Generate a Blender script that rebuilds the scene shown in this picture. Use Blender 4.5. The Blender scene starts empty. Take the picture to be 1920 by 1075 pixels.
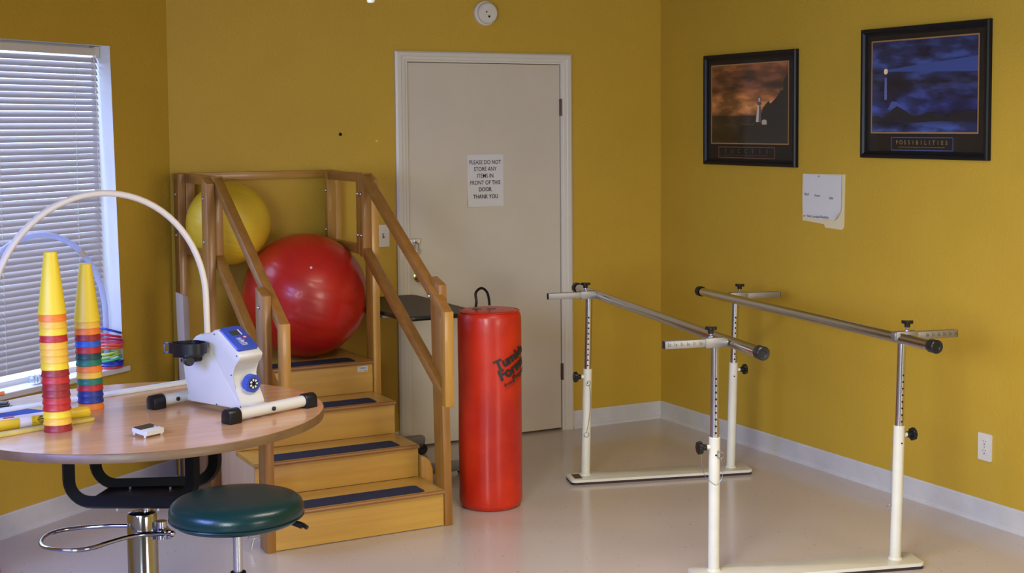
import bpy, bmesh, math, random
from mathutils import Vector, Matrix, noise
random.seed(7)
R = math.radians
scn = bpy.context.scene
COL = scn.collection

# ------------------------------------------------------------------ camera
cam_d = bpy.data.cameras.new('camera'); cam = bpy.data.objects.new('camera', cam_d); COL.objects.link(cam)
cam.location = (-4.4423, -6.8258, 1.7014)
cam.rotation_euler = (1.5034, 0.0057, -0.5062)
cam_d.sensor_width = 36; cam_d.sensor_fit = 'HORIZONTAL'
cam_d.lens = 2645.32 / 1920 * 36
cam_d.shift_x = -91.05 / 1920; cam_d.shift_y = -123.79 / 1920
cam_d.clip_start = .05
scn.camera = cam

# ------------------------------------------------------------------ world, light, exposure
w = bpy.data.worlds.new('world'); scn.world = w; w.use_nodes = True
bg = w.node_tree.nodes['Background']; bg.inputs[0].default_value = (.50, .66, 1, 1); bg.inputs[1].default_value = 3.6
scn.view_settings.view_transform = 'Standard'; scn.view_settings.look = 'None'
scn.view_settings.exposure = 0.0; scn.view_settings.gamma = 1.0
LX, LA = -2.8012, .6363                    # back-left room corner and the turn of the window wall
LD = Vector((-math.cos(LA), -math.sin(LA), 0)); LN = Vector((-math.sin(LA), math.cos(LA), 0))
def LW(s, z, off=0): return Vector((LX, 0, 0)) + LD * s + LN * off + Vector((0, 0, z))
def area(name, loc, target, sx, sy, power, col, spread=180):
    l = bpy.data.lights.new(name, 'AREA'); l.shape = 'RECTANGLE'; l.size = sx; l.size_y = sy; l.energy = power; l.color = col; l.spread = R(spread)
    o = bpy.data.objects.new(name, l); COL.objects.link(o); o.location = loc
    o.rotation_euler = (Vector(target) - Vector(loc)).to_track_quat('-Z', 'Y').to_euler(); return o
area('front_window_light', (-1.1, -8.35, 1.35), (-1.5, -1.5, 0), 1.7, 1.3, 32, (1, .82, .56), 110)
area('ceiling_light', (-2.1, -3.3, 2.50), (-2.1, -3.3, 0), 1.2, .6, 36, (1, .88, .70), 155)
area('side_window_light', (-5.30, -5.3, 1.5), (-.4, -2.2, .35), 1.8, 1.4, 96, (.80, .92, .96), 105)
area('daylight', LW(1.1, 1.6, .75), LW(1.1, .6, -2), 1.6, 1.6, 80, (.42, .54, 1))
area('floor_blue_fill', (-5.32, -3.3, 1.4), (-3.4, -2.9, 0), 1.0, 1.3, 78, (.24, .33, 1), 130)  # added blue fill lamp for the floor at left; no window stands here

# ------------------------------------------------------------------ materials
def mat(name, col, rough=.5, metal=0.0, spec=.5, coat=0.0, var=0.0, vscale=8.0, bump=0.0, bscale=60.0, stretch=(1, 1, 1), col2=None, trans=0.0, sub=0.0):
    m = bpy.data.materials.new(name); m.use_nodes = True
    nt = m.node_tree; N = nt.nodes; L = nt.links; p = N['Principled BSDF']
    p.inputs['Base Color'].default_value = (*col, 1); p.inputs['Roughness'].default_value = rough
    p.inputs['Metallic'].default_value = metal; p.inputs['Specular IOR Level'].default_value = spec
    p.inputs['Coat Weight'].default_value = coat; p.inputs['Coat Roughness'].default_value = .08
    p.inputs['Transmission Weight'].default_value = trans
    if var or bump:
        tc = N.new('ShaderNodeTexCoord'); mp = N.new('ShaderNodeMapping'); mp.inputs['Scale'].default_value = stretch
        L.new(tc.outputs['Object'], mp.inputs[0])
    if var:
        n = N.new('ShaderNodeTexNoise'); n.inputs['Scale'].default_value = vscale; n.inputs['Detail'].default_value = 5; n.inputs['Roughness'].default_value = .6
        L.new(mp.outputs[0], n.inputs['Vector'])
        r = N.new('ShaderNodeValToRGB'); c2 = col2 or tuple(max(0, c * (1 - var)) for c in col)
        r.color_ramp.elements[0].position = .35; r.color_ramp.elements[1].position = .65
        r.color_ramp.elements[0].color = (*c2, 1); r.color_ramp.elements[1].color = (*col, 1)
        L.new(n.outputs['Fac'], r.inputs[0]); L.new(r.outputs[0], p.inputs['Base Color'])
    if bump:
        n2 = N.new('ShaderNodeTexNoise'); n2.inputs['Scale'].default_value = bscale; n2.inputs['Detail'].default_value = 3
        L.new(mp.outputs[0], n2.inputs['Vector'])
        b = N.new('ShaderNodeBump'); b.inputs['Strength'].default_value = bump; b.inputs['Distance'].default_value = .004
        L.new(n2.outputs['Fac'], b.inputs['Height']); L.new(b.outputs[0], p.inputs['Normal'])
    return m
def wood(name, c1, c2, axis, rough=.35, coat=.15, scale=14):
    st = [9, 9, 9]; st['xyz'.index(axis)] = .55
    return mat(name, c1, rough, coat=coat, var=1, vscale=scale * .35, col2=c2, stretch=tuple(st), bump=.06, bscale=12)
M = {}
M['wall'] = mat('ochre_wall_paint', (.50, .312, .029), .55, spec=.35, var=.05, vscale=2.5, bump=.45, bscale=70)
M['offwhite'] = mat('off_white_paint', (.55, .53, .50), .6)
M['ceil'] = mat('ceiling_paint', (.40, .37, .32), .8)
M['white'] = mat('white_trim_paint', (.60, .56, .48), .38, bump=.05, bscale=30)
M['door'] = mat('door_paint', (.56, .50, .40), .45, var=.05, vscale=3, bump=.06, bscale=25)
M['base'] = mat('baseboard_vinyl', (.56, .54, .53), .4, var=.14, vscale=5, bump=.04)
M['reveal'] = mat('reveal_paint', (.72, .74, .78), .6, bump=.1)
M['sill'] = mat('sill_paint', (.66, .60, .55), .45, var=.1, vscale=9)
M['slat'] = None
M['beech'] = {a: wood('golden_wood_' + a, (.46, .235, .040), (.37, .175, .027), a) for a in 'xyz'}
M['rail'] = {a: wood('rail_wood_' + a, (.32, .145, .028), (.25, .106, .019), a) for a in 'xyz'}
M['birch'] = wood('birch_ply', (.54, .312, .058), (.46, .245, .040), 'x', .33, .15, 8)
M['paleply'] = wood('pale_ply', (.58, .40, .27), (.50, .33, .21), 'z', .5, 0, 7)
M['nosing'] = wood('nosing_wood', (.30, .13, .035), (.24, .10, .025), 'x')
M['strip'] = mat('grit_strip', (.020, .023, .045), .85, spec=.2, var=.5, vscale=160, col2=(.034, .038, .066), bump=.3, bscale=400)
M['steel'] = mat('zinc_steel', (.55, .55, .58), .28, metal=1)
M['chrome'] = mat('chrome', (.46, .47, .52), .12, metal=1)
M['dull'] = mat('dull_steel', (.30, .29, .27), .45, metal=.85)
M['alu'] = mat('brushed_steel', (.58, .57, .58), .2, metal=1, var=.08, vscale=6, stretch=(2, .3, 2))
M['sticksteel'] = mat('worn_steel', (.40, .39, .40), .32, metal=1, var=.35, vscale=30)
M['cream'] = mat('cream_enamel', (.66, .63, .52), .32, coat=.15, var=.1, vscale=6, bump=.03)
M['black'] = mat('black_plastic', (.007, .007, .008), .35, spec=.35)
M['blackm'] = mat('black_metal', (.004, .004, .005), .55, spec=.12)
M['rubber'] = mat('dark_rubber', (.035, .016, .016), .8)
M['redball'] = mat('red_vinyl_ball', (.50, .016, .008), .34, coat=.12, var=.3, vscale=4, col2=(.38, .012, .007))
M['yelball'] = mat('yellow_vinyl_ball', (.68, .47, .03), .42, coat=.05, var=.15, vscale=4)
M['redbag'] = mat('glossy_red_vinyl', (.58, .028, .004), .36, spec=.4, coat=.12, var=.35, vscale=3.2, col2=(.40, .012, .004))
M['ink'] = mat('black_ink', (.012, .012, .012), .5)
M['paper'] = mat('white_paper', (.62, .60, .58), .7)
M['manila'] = mat('manila_card', (.66, .56, .34), .7)
M['plate'] = mat('cream_plastic', (.62, .58, .50), .35)
M['housing'] = mat('ivory_plastic', (.57, .55, .50), .35, bump=.04, bscale=200)
M['blue'] = mat('blue_plastic', (.030, .065, .36), .35)
M['bluelight'] = mat('light_blue_plastic', (.17, .20, .58), .35)
M['redp'] = mat('red_plastic', (.50, .03, .03), .35)
M['green'] = mat('dark_green_vinyl', (.002, .022, .020), .3, spec=.3, coat=.1, bump=.1, bscale=200)
M['table'] = wood('oak_laminate', (.60, .34, .165), (.50, .265, .12), 'x', .25, .3, 9)
M['tedge'] = wood('oak_edge', (.16, .088, .034), (.12, .062, .024), 'x', .45, .05, 9)
M['brown'] = mat('dark_brown_laminate', (.034, .019, .014), .42, spec=.25, var=.4, vscale=25)
M['grey'] = mat('grey_metal', (.22, .20, .20), .4, metal=.3)
M['brass'] = mat('brass', (.62, .42, .14), .2, metal=1)
M['bronze'] = mat('bronze_hinge', (.10, .06, .035), .4, metal=.8)
M['arch'] = mat('white_plastic_tube', (.78, .72, .62), .3)
M['frame'] = mat('black_frame', (.006, .006, .008), .4, spec=.22)
M['mat1'] = mat('dark_mount', (.020, .015, .011), .8, spec=.15)
M['gold'] = mat('gold_line', (.34, .18, .06), .5)
M['plaque'] = mat('blue_line', (.05, .07, .24), .5)
M['copper'] = mat('copper_line', (.16, .06, .03), .5)
M['lit'] = mat('lettering_tan', (.22, .15, .07), .6)
M['dimlit'] = mat('lettering_dim', (.085, .06, .032), .6)
M['boardw'] = mat('pale_board', (.30, .235, .185), .6, spec=.3)
M['yboard'] = mat('yellow_painted_wood', (.66, .50, .10), .5, var=.2, vscale=20)
M['yellowp'] = mat('yellow_plastic', (.72, .48, .02), .38)
M['feltblue'] = mat('blue_felt', (.025, .07, .40), .9, bump=.4, bscale=400)
M['clearw'] = mat('milky_plastic', (.75, .68, .62), .35)
M['pink'] = mat('pink_plastic', (.45, .02, .20), .4)
M['orange'] = mat('orange_plastic', (.75, .20, .02), .38)
M['dgrey'] = mat('dark_grey_plastic', (.06, .065, .09), .4)
M['clear'] = mat('clear_plastic', (.82, .88, .95), .08, trans=.9)
M['dark'] = mat('dark_hole', (.004, .004, .004), .9)
M['screen'] = mat('lcd_screen', (.035, .04, .035), .2)
def translucent(name, col, tcol, fac):
    m = bpy.data.materials.new(name); m.use_nodes = True; nt = m.node_tree; N = nt.nodes; L = nt.links
    p = N['Principled BSDF']; p.inputs['Base Color'].default_value = (*col, 1); p.inputs['Roughness'].default_value = .45
    t = N.new('ShaderNodeBsdfTranslucent'); t.inputs[0].default_value = (*tcol, 1)
    x = N.new('ShaderNodeMixShader'); x.inputs[0].default_value = fac
    L.new(p.outputs[0], x.inputs[1]); L.new(t.outputs[0], x.inputs[2]); L.new(x.outputs[0], N['Material Output'].inputs[0]); return m
M['slat'] = translucent('blind_slat_vinyl', (.36, .315, .285), (.75, .75, .78), .03)
M['milk'] = translucent('milky_tube', (.62, .66, .80), (.7, .75, .95), .5)
def pane_mat():
    m = bpy.data.materials.new('window_glass'); m.use_nodes = True; nt = m.node_tree; N = nt.nodes; L = nt.links; N.remove(N['Principled BSDF'])
    t = N.new('ShaderNodeBsdfTransparent'); g = N.new('ShaderNodeBsdfGlossy'); g.inputs['Roughness'].default_value = .02
    x = N.new('ShaderNodeMixShader'); x.inputs[0].default_value = .012
    L.new(t.outputs[0], x.inputs[1]); L.new(g.outputs[0], x.inputs[2]); L.new(x.outputs[0], N['Material Output'].inputs[0]); return m
M['pane'] = pane_mat()
def floor_mat():
    m = mat('vinyl_floor', (.46, .37, .30), .2, spec=.5, coat=.25)
    nt = m.node_tree; N = nt.nodes; L = nt.links; p = N['Principled BSDF']
    tc = N.new('ShaderNodeTexCoord')
    n = N.new('ShaderNodeTexNoise'); n.inputs['Scale'].default_value = 1.1; n.inputs['Detail'].default_value = 6
    r = N.new('ShaderNodeValToRGB'); r.color_ramp.elements[0].position = .3; r.color_ramp.elements[1].position = .7
    r.color_ramp.elements[0].color = (.49, .425, .38, 1); r.color_ramp.elements[1].color = (.54, .47, .425, 1)
    v = N.new('ShaderNodeTexNoise'); v.inputs['Scale'].default_value = 55; v.inputs['Detail'].default_value = 2
    rv = N.new('ShaderNodeValToRGB'); rv.color_ramp.elements[0].position = .68; rv.color_ramp.elements[1].position = .74
    rv.color_ramp.elements[0].color = (1, 1, 1, 1); rv.color_ramp.elements[1].color = (.45, .33, .28, 1)
    mx = N.new('ShaderNodeMix'); mx.data_type = 'RGBA'; mx.blend_type = 'MULTIPLY'; mx.inputs[0].default_value = .6
    for a in (n, v): L.new(tc.outputs['Object'], a.inputs['Vector'])
    L.new(n.outputs['Fac'], r.inputs[0]); L.new(v.outputs['Fac'], rv.inputs[0])
    L.new(r.outputs[0], mx.inputs[6]); L.new(rv.outputs[0], mx.inputs[7]); L.new(mx.outputs[2], p.inputs['Base Color'])
    p.inputs['Roughness'].default_value = .27
    return m
M['floor'] = floor_mat()

# ------------------------------------------------------------------ mesh helpers (world coordinates)
def BM(): return bmesh.new()
def frame_m(o, u, v=None, wv=(0, 0, 1)):
    u = Vector(u).normalized(); wv = Vector(wv).normalized(); v = Vector(v).normalized() if v is not None else wv.cross(u).normalized()
    m = Matrix.Identity(4)
    for i in range(3): m[i][0] = u[i]; m[i][1] = v[i]; m[i][2] = wv[i]; m[i][3] = o[i]
    return m
def box(bm, lo, hi, m=None, bev=0.0, seg=2):
    vs = [bm.verts.new((x, y, z)) for x in (lo[0], hi[0]) for y in (lo[1], hi[1]) for z in (lo[2], hi[2])]
    F = [(0, 1, 3, 2), (4, 6, 7, 5), (0, 4, 5, 1), (2, 3, 7, 6), (0, 2, 6, 4), (1, 5, 7, 3)]
    fs = [bm.faces.new([vs[i] for i in f]) for f in F]
    geo = vs
    if bev:
        es = list({e for f in fs for e in f.edges})
        r = bmesh.ops.bevel(bm, geom=es, offset=bev, segments=seg, affect='EDGES', profile=.5)
        geo = list({v for v in r['verts']} | {v for v in vs if v.is_valid})
    if m is not None:
        for v in geo: v.co = m @ v.co
    return geo
def prism(bm, poly, d0, d1, m=None, bev=0.0):
    """polygon in local xy, extruded local z from d0 to d1"""
    a = [bm.verts.new((x, y, d0)) for x, y in poly]; b = [bm.verts.new((x, y, d1)) for x, y in poly]; n = len(poly)
    fs = [bm.faces.new(a[::-1]), bm.faces.new(b)] + [bm.faces.new((a[i], a[(i + 1) % n], b[(i + 1) % n], b[i])) for i in range(n)]
    geo = a + b
    if bev:
        es = list({e for f in fs for e in f.edges})
        r = bmesh.ops.bevel(bm, geom=es, offset=bev, segments=2, affect='EDGES', profile=.5)
        geo = list(set(r['verts']) | {v for v in geo if v.is_valid})
    if m is not None:
        for v in geo: v.co = m @ v.co
    return geo
def lathe(bm, prof, c=(0, 0, 0), seg=32, axis=(0, 0, 1), closed=False):
    ax = Vector(axis).normalized(); q = Vector((0, 0, 1)).rotation_difference(ax).to_matrix(); c = Vector(c)
    rings = []
    for r, z in prof:
        if r < 1e-6: rings.append([bm.verts.new(c + q @ Vector((0, 0, z)))])
        else: rings.append([bm.verts.new(c + q @ Vector((r * math.cos(2 * math.pi * i / seg), r * math.sin(2 * math.pi * i / seg), z))) for i in range(seg)])
    pairs = list(zip(rings, rings[1:]))
    if closed: pairs.append((rings[-1], rings[0]))
    for a, b in pairs:
        for i in range(seg):
            j = (i + 1) % seg
            if len(a) == 1 and len(b) == 1: continue
            if len(a) == 1: f = (a[0], b[j], b[i])
            elif len(b) == 1: f = (a[i], a[j], b[0])
            else: f = (a[i], a[j], b[j], b[i])
            bm.faces.new(f)
def cyl(bm, p0, p1, r, seg=24, r2=None, bev=0.0):
    p0, p1 = Vector(p0), Vector(p1); h = (p1 - p0).length; r2 = r if r2 is None else r2
    if bev: pr = [(0, 0), (r - bev, 0), (r, bev), (r2, h - bev), (r2 - bev, h), (0, h)]
    else: pr = [(0, 0), (r, 0), (r2, h), (0, h)]
    lathe(bm, pr, p0, seg, p1 - p0)
def tube(bm, pts, r, seg=12, closed=False, flat=None):
    """swept tube; flat=(a,b) makes a rectangular section a wide (sideways) by b"""
    pts = [Vector(p) for p in pts]; n = len(pts); rings = []; up = None
    for i, p in enumerate(pts):
        if closed: t = (pts[(i + 1) % n] - pts[i - 1]).normalized()
        else: t = (pts[min(i + 1, n - 1)] - pts[max(i - 1, 0)]).normalized()
        if up is None:
            up = Vector((0, 0, 1)) if abs(t.z) < .9 else Vector((0, 1, 0))
        up = (up - t * up.dot(t)).normalized(); sd = t.cross(up)
        if flat: rings.append([bm.verts.new(p + sd * (sx * flat[0] / 2) + up * (sy * flat[1] / 2)) for sx, sy in ((1, 1), (-1, 1), (-1, -1), (1, -1))])
        else: rings.append([bm.verts.new(p + (sd * math.cos(2 * math.pi * k / seg) + up * math.sin(2 * math.pi * k / seg)) * r) for k in range(seg)])
    m = len(rings[0])
    for i in range(n if closed else n - 1):
        a, b = rings[i], rings[(i + 1) % n]
        for k in range(m): bm.faces.new((a[k], a[(k + 1) % m], b[(k + 1) % m], b[k]))
    if not closed: bm.faces.new(rings[0][::-1]); bm.faces.new(rings[-1])
def smooth_path(pts, n=8):
    pts = [Vector(p) for p in pts]; out = []
    P = [pts[0] * 2 - pts[1]] + pts + [pts[-1] * 2 - pts[-2]]
    for i in range(1, len(P) - 2):
        for k in range(n):
            t = k / n; a, b, c, d = P[i - 1], P[i], P[i + 1], P[i + 2]
            out.append(.5 * ((2 * b) + (c - a) * t + (2 * a - 5 * b + 4 * c - d) * t * t + (3 * b - a - 3 * c + d) * t ** 3))
    return out + [pts[-1]]
def sphere(bm, c, r, u=48, v=28, sz=1.0):
    lathe(bm, [(r * math.sin(math.pi * i / v), -r * sz * math.cos(math.pi * i / v)) for i in range(v + 1)], c, u)
def torus(bm, c, R_, r, m=None, seg=40, k=10):
    pts = [(m or Matrix.Identity(3)) @ Vector((R_ * math.cos(2 * math.pi * i / seg), R_ * math.sin(2 * math.pi * i / seg), 0)) + Vector(c) for i in range(seg)]
    tube(bm, pts, r, k, closed=True)
def star(n, r0, r1, k=4):
    out = []
    for i in range(n * k):
        a = 2 * math.pi * i / (n * k); f = .5 + .5 * math.cos(n * a); out.append(((r0 + (r1 - r0) * f) * math.cos(a), (r0 + (r1 - r0) * f) * math.sin(a)))
    return out
def rrect(w, h, r, k=5):
    out = []
    for cx, cy, a0 in ((w / 2 - r, h / 2 - r, 0), (-w / 2 + r, h / 2 - r, 90), (-w / 2 + r, -h / 2 + r, 180), (w / 2 - r, -h / 2 + r, 270)):
        for i in range(k + 1):
            a = R(a0 + 90 * i / k); out.append((cx + r * math.cos(a), cy + r * math.sin(a)))
    return out
def text(bm, s, size, fn, bold=0.0, width=None, depth=0.0, align='CENTER', spacing=1.0):
    """lettering as mesh; fn maps (x, y) on the lettering's plane to the world"""
    cu = bpy.data.curves.new('lettering', 'FONT'); cu.body = s; cu.size = size; cu.align_x = align; cu.offset = bold; cu.space_character = spacing; cu.resolution_u = 3
    o = bpy.data.objects.new('lettering_source', cu); COL.objects.link(o); bpy.context.view_layer.update()
    me = bpy.data.meshes.new_from_object(o.evaluated_get(bpy.context.evaluated_depsgraph_get()))
    bpy.data.objects.remove(o)
    k = 1.0
    xs = [v.co.x for v in me.vertices] or [0]
    if width: k = width / (max(xs) - min(xs))
    vs = [bm.verts.new(fn(v.co.x * k, v.co.y * k)) for v in me.vertices]
    for p in me.polygons:
        try: bm.faces.new([vs[i] for i in p.vertices])
        except ValueError: pass
    bpy.data.meshes.remove(me)

ORG = {}
def thing(name, label, cat, loc, group=None, kind=None):
    o = bpy.data.objects.new(name, None); COL.objects.link(o); o.location = loc; ORG[o] = Vector(loc); o.empty_display_size = .05
    if label: o['label'] = label
    if cat: o['category'] = cat
    if group: o['group'] = group
    if kind: o['kind'] = kind
    return o
def obj(name, bm, m, parent=None, smooth=True, ang=35, label=None, origin=None):
    org = ORG[parent] if parent is not None else Vector(origin or (0, 0, 0))
    for v in bm.verts: v.co -= org
    bmesh.ops.recalc_face_normals(bm, faces=bm.faces)
    me = bpy.data.meshes.new(name); bm.to_mesh(me); bm.free()
    me.materials.append(m)
    if smooth:
        me.shade_smooth(); me.set_sharp_from_angle(angle=R(ang))
    o = bpy.data.objects.new(name, me); COL.objects.link(o)
    if parent is not None: o.parent = parent
    else: o.location = org
    ORG[o] = org
    if label: o['label'] = label
    return o
def tag(o, label, cat, group=None):
    o['label'] = label; o['category'] = cat
    if group: o['group'] = group
    return o
def struct(name, bm, m, parent=None, **k):
    o = obj(name, bm, m, parent, **k)
    if parent is None: o['kind'] = 'structure'
    return o
def copy_tree(o, delta, parent=None):
    c = o.copy(); COL.objects.link(c); ORG[c] = ORG[o] + Vector(delta)
    if parent is not None: c.parent = parent
    else: c.location = o.location + Vector(delta)
    for ch in list(o.children): copy_tree(ch, delta, c)
    return c

# ================================================================== SETTING
H = 2.52; YF = -8.5; SL = 3.2
XL, YL = LW(SL, 0).x, LW(SL, 0).y
poly = [(0, .12), (LX - .09, .12), (XL, YL), (XL, YF), (0, YF)]
b = BM(); prism(b, poly[::-1], -.08, 0); struct('floor', b, M['floor'], smooth=False)
b = BM(); prism(b, poly[::-1], H, H + .08); struct('ceiling', b, M['ceil'], smooth=False)
# back wall with the recess the door hangs in
DX1, DX0 = -.6607, -.6607 - .9101; DT = 2.036; REC = .06
b = BM()
def quad(bm, *p): bm.faces.new([bm.verts.new(q) for q in p])
g0, g1, gt = DX0 - .004, DX1 + .004, DT + .004
box(b, (LX - .3, 0, 0), (g0, .12, H)); box(b, (g1, 0, 0), (.12, .12, H)); box(b, (g0, 0, gt), (g1, .12, H)); box(b, (g0, REC, 0), (g1, .12, gt))
struct('wall_back', b, M['wall'], smooth=False)
b = BM(); box(b, (0, YF, 0), (.12, 0, H)); struct('wall_right', b, M['wall'], smooth=False)
b = BM(); box(b, (XL - .12, YF, 0), (XL, YL + .1, H)); struct('wall_side', b, M['offwhite'], smooth=False)
b = BM()
for lo, hi in (((XL, YF - .12, 0), (-2.0, YF, H)), ((-.2, YF - .12, 0), (0, YF, H)), ((-2.0, YF - .12, 0), (-.2, YF, .7)), ((-2.0, YF - .12, 2.2), (-.2, YF, H))): box(b, lo, hi)
struct('wall_front', b, M['offwhite'], smooth=False)
# window wall
ST, SB, SE, ZB, ZT, TH = .389, .354, 1.9, .585, 2.071, .13
mw = frame_m(LW(0, 0), LD, (0, 0, 1), LN)     # local x along the wall, y up, z outward
b = BM()
ring = [((0, 0), (SL, 0), (SE, ZB), (SB, ZB)), ((SL, 0), (SL, H), (SE, ZT), (SE, ZB)), ((SL, H), (0, H), (ST, ZT), (SE, ZT)), ((0, H), (0, 0), (SB, ZB), (ST, ZT))]
for q in ring:
    quad(b, *[mw @ Vector((x, y, 0)) for x, y in q]); quad(b, *[mw @ Vector((x, y, TH)) for x, y in q])
for q in (((0, 0), (0, H)), ((0, H), (SL, H)), ((SL, H), (SL, 0)), ((SL, 0), (0, 0))):
    quad(b, *[mw @ Vector((*q[0], 0)), mw @ Vector((*q[1], 0)), mw @ Vector((*q[1], TH)), mw @ Vector((*q[0], TH))])
bmesh.ops.remove_doubles(b, verts=b.verts, dist=1e-5); struct('wall_left', b, M['wall'], smooth=False)
b = BM()
for q in (((SB, ZB), (ST, ZT)), ((ST, ZT), (SE, ZT)), ((SE, ZT), (SE, ZB)), ((SE, ZB), (SB, ZB))):
    quad(b, *[mw @ Vector((*q[0], -.001)), mw @ Vector((*q[1], -.001)), mw @ Vector((*q[1], TH)), mw @ Vector((*q[0], TH))])
struct('trim_1', b, M['reveal'], smooth=False)
# baseboards
def basebd(name, p0, p1, nin):
    p0, p1 = Vector(p0), Vector(p1); u = (p1 - p0).normalized(); b = BM()
    m = frame_m(p0, nin, (0, 0, 1), u); L_ = (p1 - p0).length
    prism(b, [(0, 0), (.017, 0), (.014, .012), (.008, .018), (.008, .092), (.005, .0997), (0, .0997)], 0, L_, m); struct(name, b, M['base'], smooth=False)
basebd('baseboard_right', (0, YF + .02, 0), (0, -.006, 0), (-1, 0, 0))
basebd('baseboard_back', (DX1 + .0700, 0, 0), (-.006, 0, 0), (0, -1, 0))
basebd('baseboard_back.001', (LX + .01, 0, 0), (DX0 - .0700, 0, 0), (0, -1, 0))
basebd('baseboard_left', LW(.012, 0), LW(SL - .01, 0), -LN)
# window frame, pane, sill
win = thing('window_1', None, None, LW(1.1, .6, .1), kind='structure')
b = BM()
for lo, hi in (((SB - .005, ZB, .095), (SE, ZB + .045, TH - .004)), ((SB - .005, ZT - .04, .095), (SE, ZT + .005, TH - .004)), ((SB - .01, ZB, .095), (ST + .018, ZT, TH - .004)), ((SE - .04, ZB, .095), (SE, ZT, TH - .004)), ((1.1, ZB, .1), (1.14, ZT, TH - .006))): box(b, lo, hi, mw)
obj('window_frame', b, M['reveal'], win, smooth=False)
b = BM(); box(b, (SB, ZB + .02, .109), (SE - .02, ZT - .02, .113), mw); obj('window_pane', b, M['pane'], win, smooth=False)
b = BM(); box(b, (.332, .582, -.024), (SE + .05, .607, .0), mw, .004); box(b, (SB + .001, .582, -.004), (SE - .001, .607, .1), mw)
obj('window_sill', b, M['sill'], win, smooth=False)
# door
dr = thing('door_1', None, None, ((DX0 + DX1) / 2, 0, 0), kind='structure')
b = BM(); box(b, (DX0, .004, .012), (DX1, .042, DT - .003), None, .0015); obj('door_leaf', b, M['door'], dr, smooth=False)
b = BM(); CW = .0688; CT = 2.091
def casing(bm, xin, xout, sgn):
    pr = [(0, 0), (0, -.009), (.012 * sgn, -.010), (.016 * sgn, -.014), (.034 * sgn, -.0155), (.038 * sgn, -.019), (.058 * sgn, -.019), (CW * sgn, -.013), (CW * sgn, 0)]
    vs0 = [bm.verts.new((xin + x, y, 0)) for x, y in pr]
    vs1 = [bm.verts.new((xin + x, y, DT + abs(x) * (CT - DT) / CW)) for x, y in pr]
    xo = DX0 if sgn > 0 else DX1
    n = len(pr)
    for i in range(n - 1): bm.faces.new((vs0[i], vs0[i + 1], vs1[i + 1], vs1[i]))
    bm.faces.new(vs0)
    return vs1
R1 = casing(b, DX1, 0, 1); L1 = casing(b, DX0, 0, -1)
for i in range(len(R1) - 1): b.faces.new((R1[i], R1[i + 1], L1[i + 1], L1[i]))
obj('door_casing', b, M['white'], dr, smooth=False)
b = BM(); box(b, (DX0 - .004, .001, 0), (DX0 - .0035, REC, DT)); box(b, (DX1 + .003, .001, 0), (DX1 + .004, REC, DT)); box(b, (DX0, .043, 0), (DX0 + .02, REC, DT)); obj('door_jamb', b, M['white'], dr, smooth=False)
for z in (1.80, .33):
    b = BM(); box(b, (DX1 - .004, -.006, z - .045), (DX1 + .012, .003, z + .045), None, .001); cyl(b, (DX1 + .003, -.007, z - .047), (DX1 + .003, -.007, z + .047), .006, 12); obj('hinge', b, M['bronze'], dr)
b = BM(); KX, KZ = -1.514, .912
lathe(b, [(0, 0), (.030, 0), (.031, .004), (.024, .008), (.012, .012), (.011, .035), (.022, .042), (.027, .052), (.025, .062), (.014, .068), (0, .069)], (KX, .004, KZ), 28, (0, -1, 0)); obj('door_knob', b, M['brass'], dr)
b = BM(); box(b, (DX0 - .015, -.024, 1.088), (DX0 + .055, -.003, 1.112), None, .001); box(b, (DX0 + .022, -.030, 1.092), (DX0 + .030, -.018, 1.108)); obj('hasp', b, M['steel'], dr, smooth=False)
pl = thing('padlock', 'small steel padlock hanging on the hasp at left edge of the door', 'padlock', (DX0 + .026, -.04, 1.045))
b = BM(); tube(b, smooth_path([(DX0 + .015, -.038, 1.06), (DX0 + .015, -.036, 1.085), (DX0 + .026, -.034, 1.098), (DX0 + .037, -.036, 1.085), (DX0 + .037, -.038, 1.06)], 5), .003, 8); obj('shackle', b, M['chrome'], pl)
b = BM(); prism(b, rrect(.034, .03, .008), -.008, .008, frame_m((DX0 + .026, -.038, 1.048), (1, 0, 0), (0, 0, 1), (0, -1, 0)), .002); obj('lock_body', b, M['steel'], pl)

# ================================================================== WALL THINGS
def wall_r(y, z, off=0.0): return Vector((-off, y, z))
def mb(x, z, off=0): return frame_m((x, -off, z), (1, 0, 0), (0, 0, 1), (0, -1, 0))      # on the back wall, local z into the room
def mr(y, z, off=0): return frame_m((-off, y, z), (0, -1, 0), (0, 0, 1), (-1, 0, 0))     # on the right wall
# smoke alarm
sm = thing('smoke_alarm', 'round white smoke alarm on the wall above the door', 'smoke alarm', (-1.117, 0, 2.30))
b = BM(); lathe(b, [(0, 0), (.066, 0), (.066, .014), (.062, .018), (0, .018)], (-1.117, -.0005, 2.30), 40, (0, -1, 0)); obj('base', b, M['plate'], sm)
b = BM(); lathe(b, [(0, .018), (.058, .018), (.056, .034), (.048, .042), (0, .044)], (-1.113, -.0005, 2.30), 40, (0, -1, 0)); obj('cover', b, M['plate'], sm)
b = BM(); cyl(b, (-1.127, -.043, 2.305), (-1.127, -.046, 2.305), .004, 12); cyl(b, (-1.112, -.043, 2.281), (-1.112, -.046, 2.281), .006, 12); obj('test_button', b, M['black'], sm)
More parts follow.
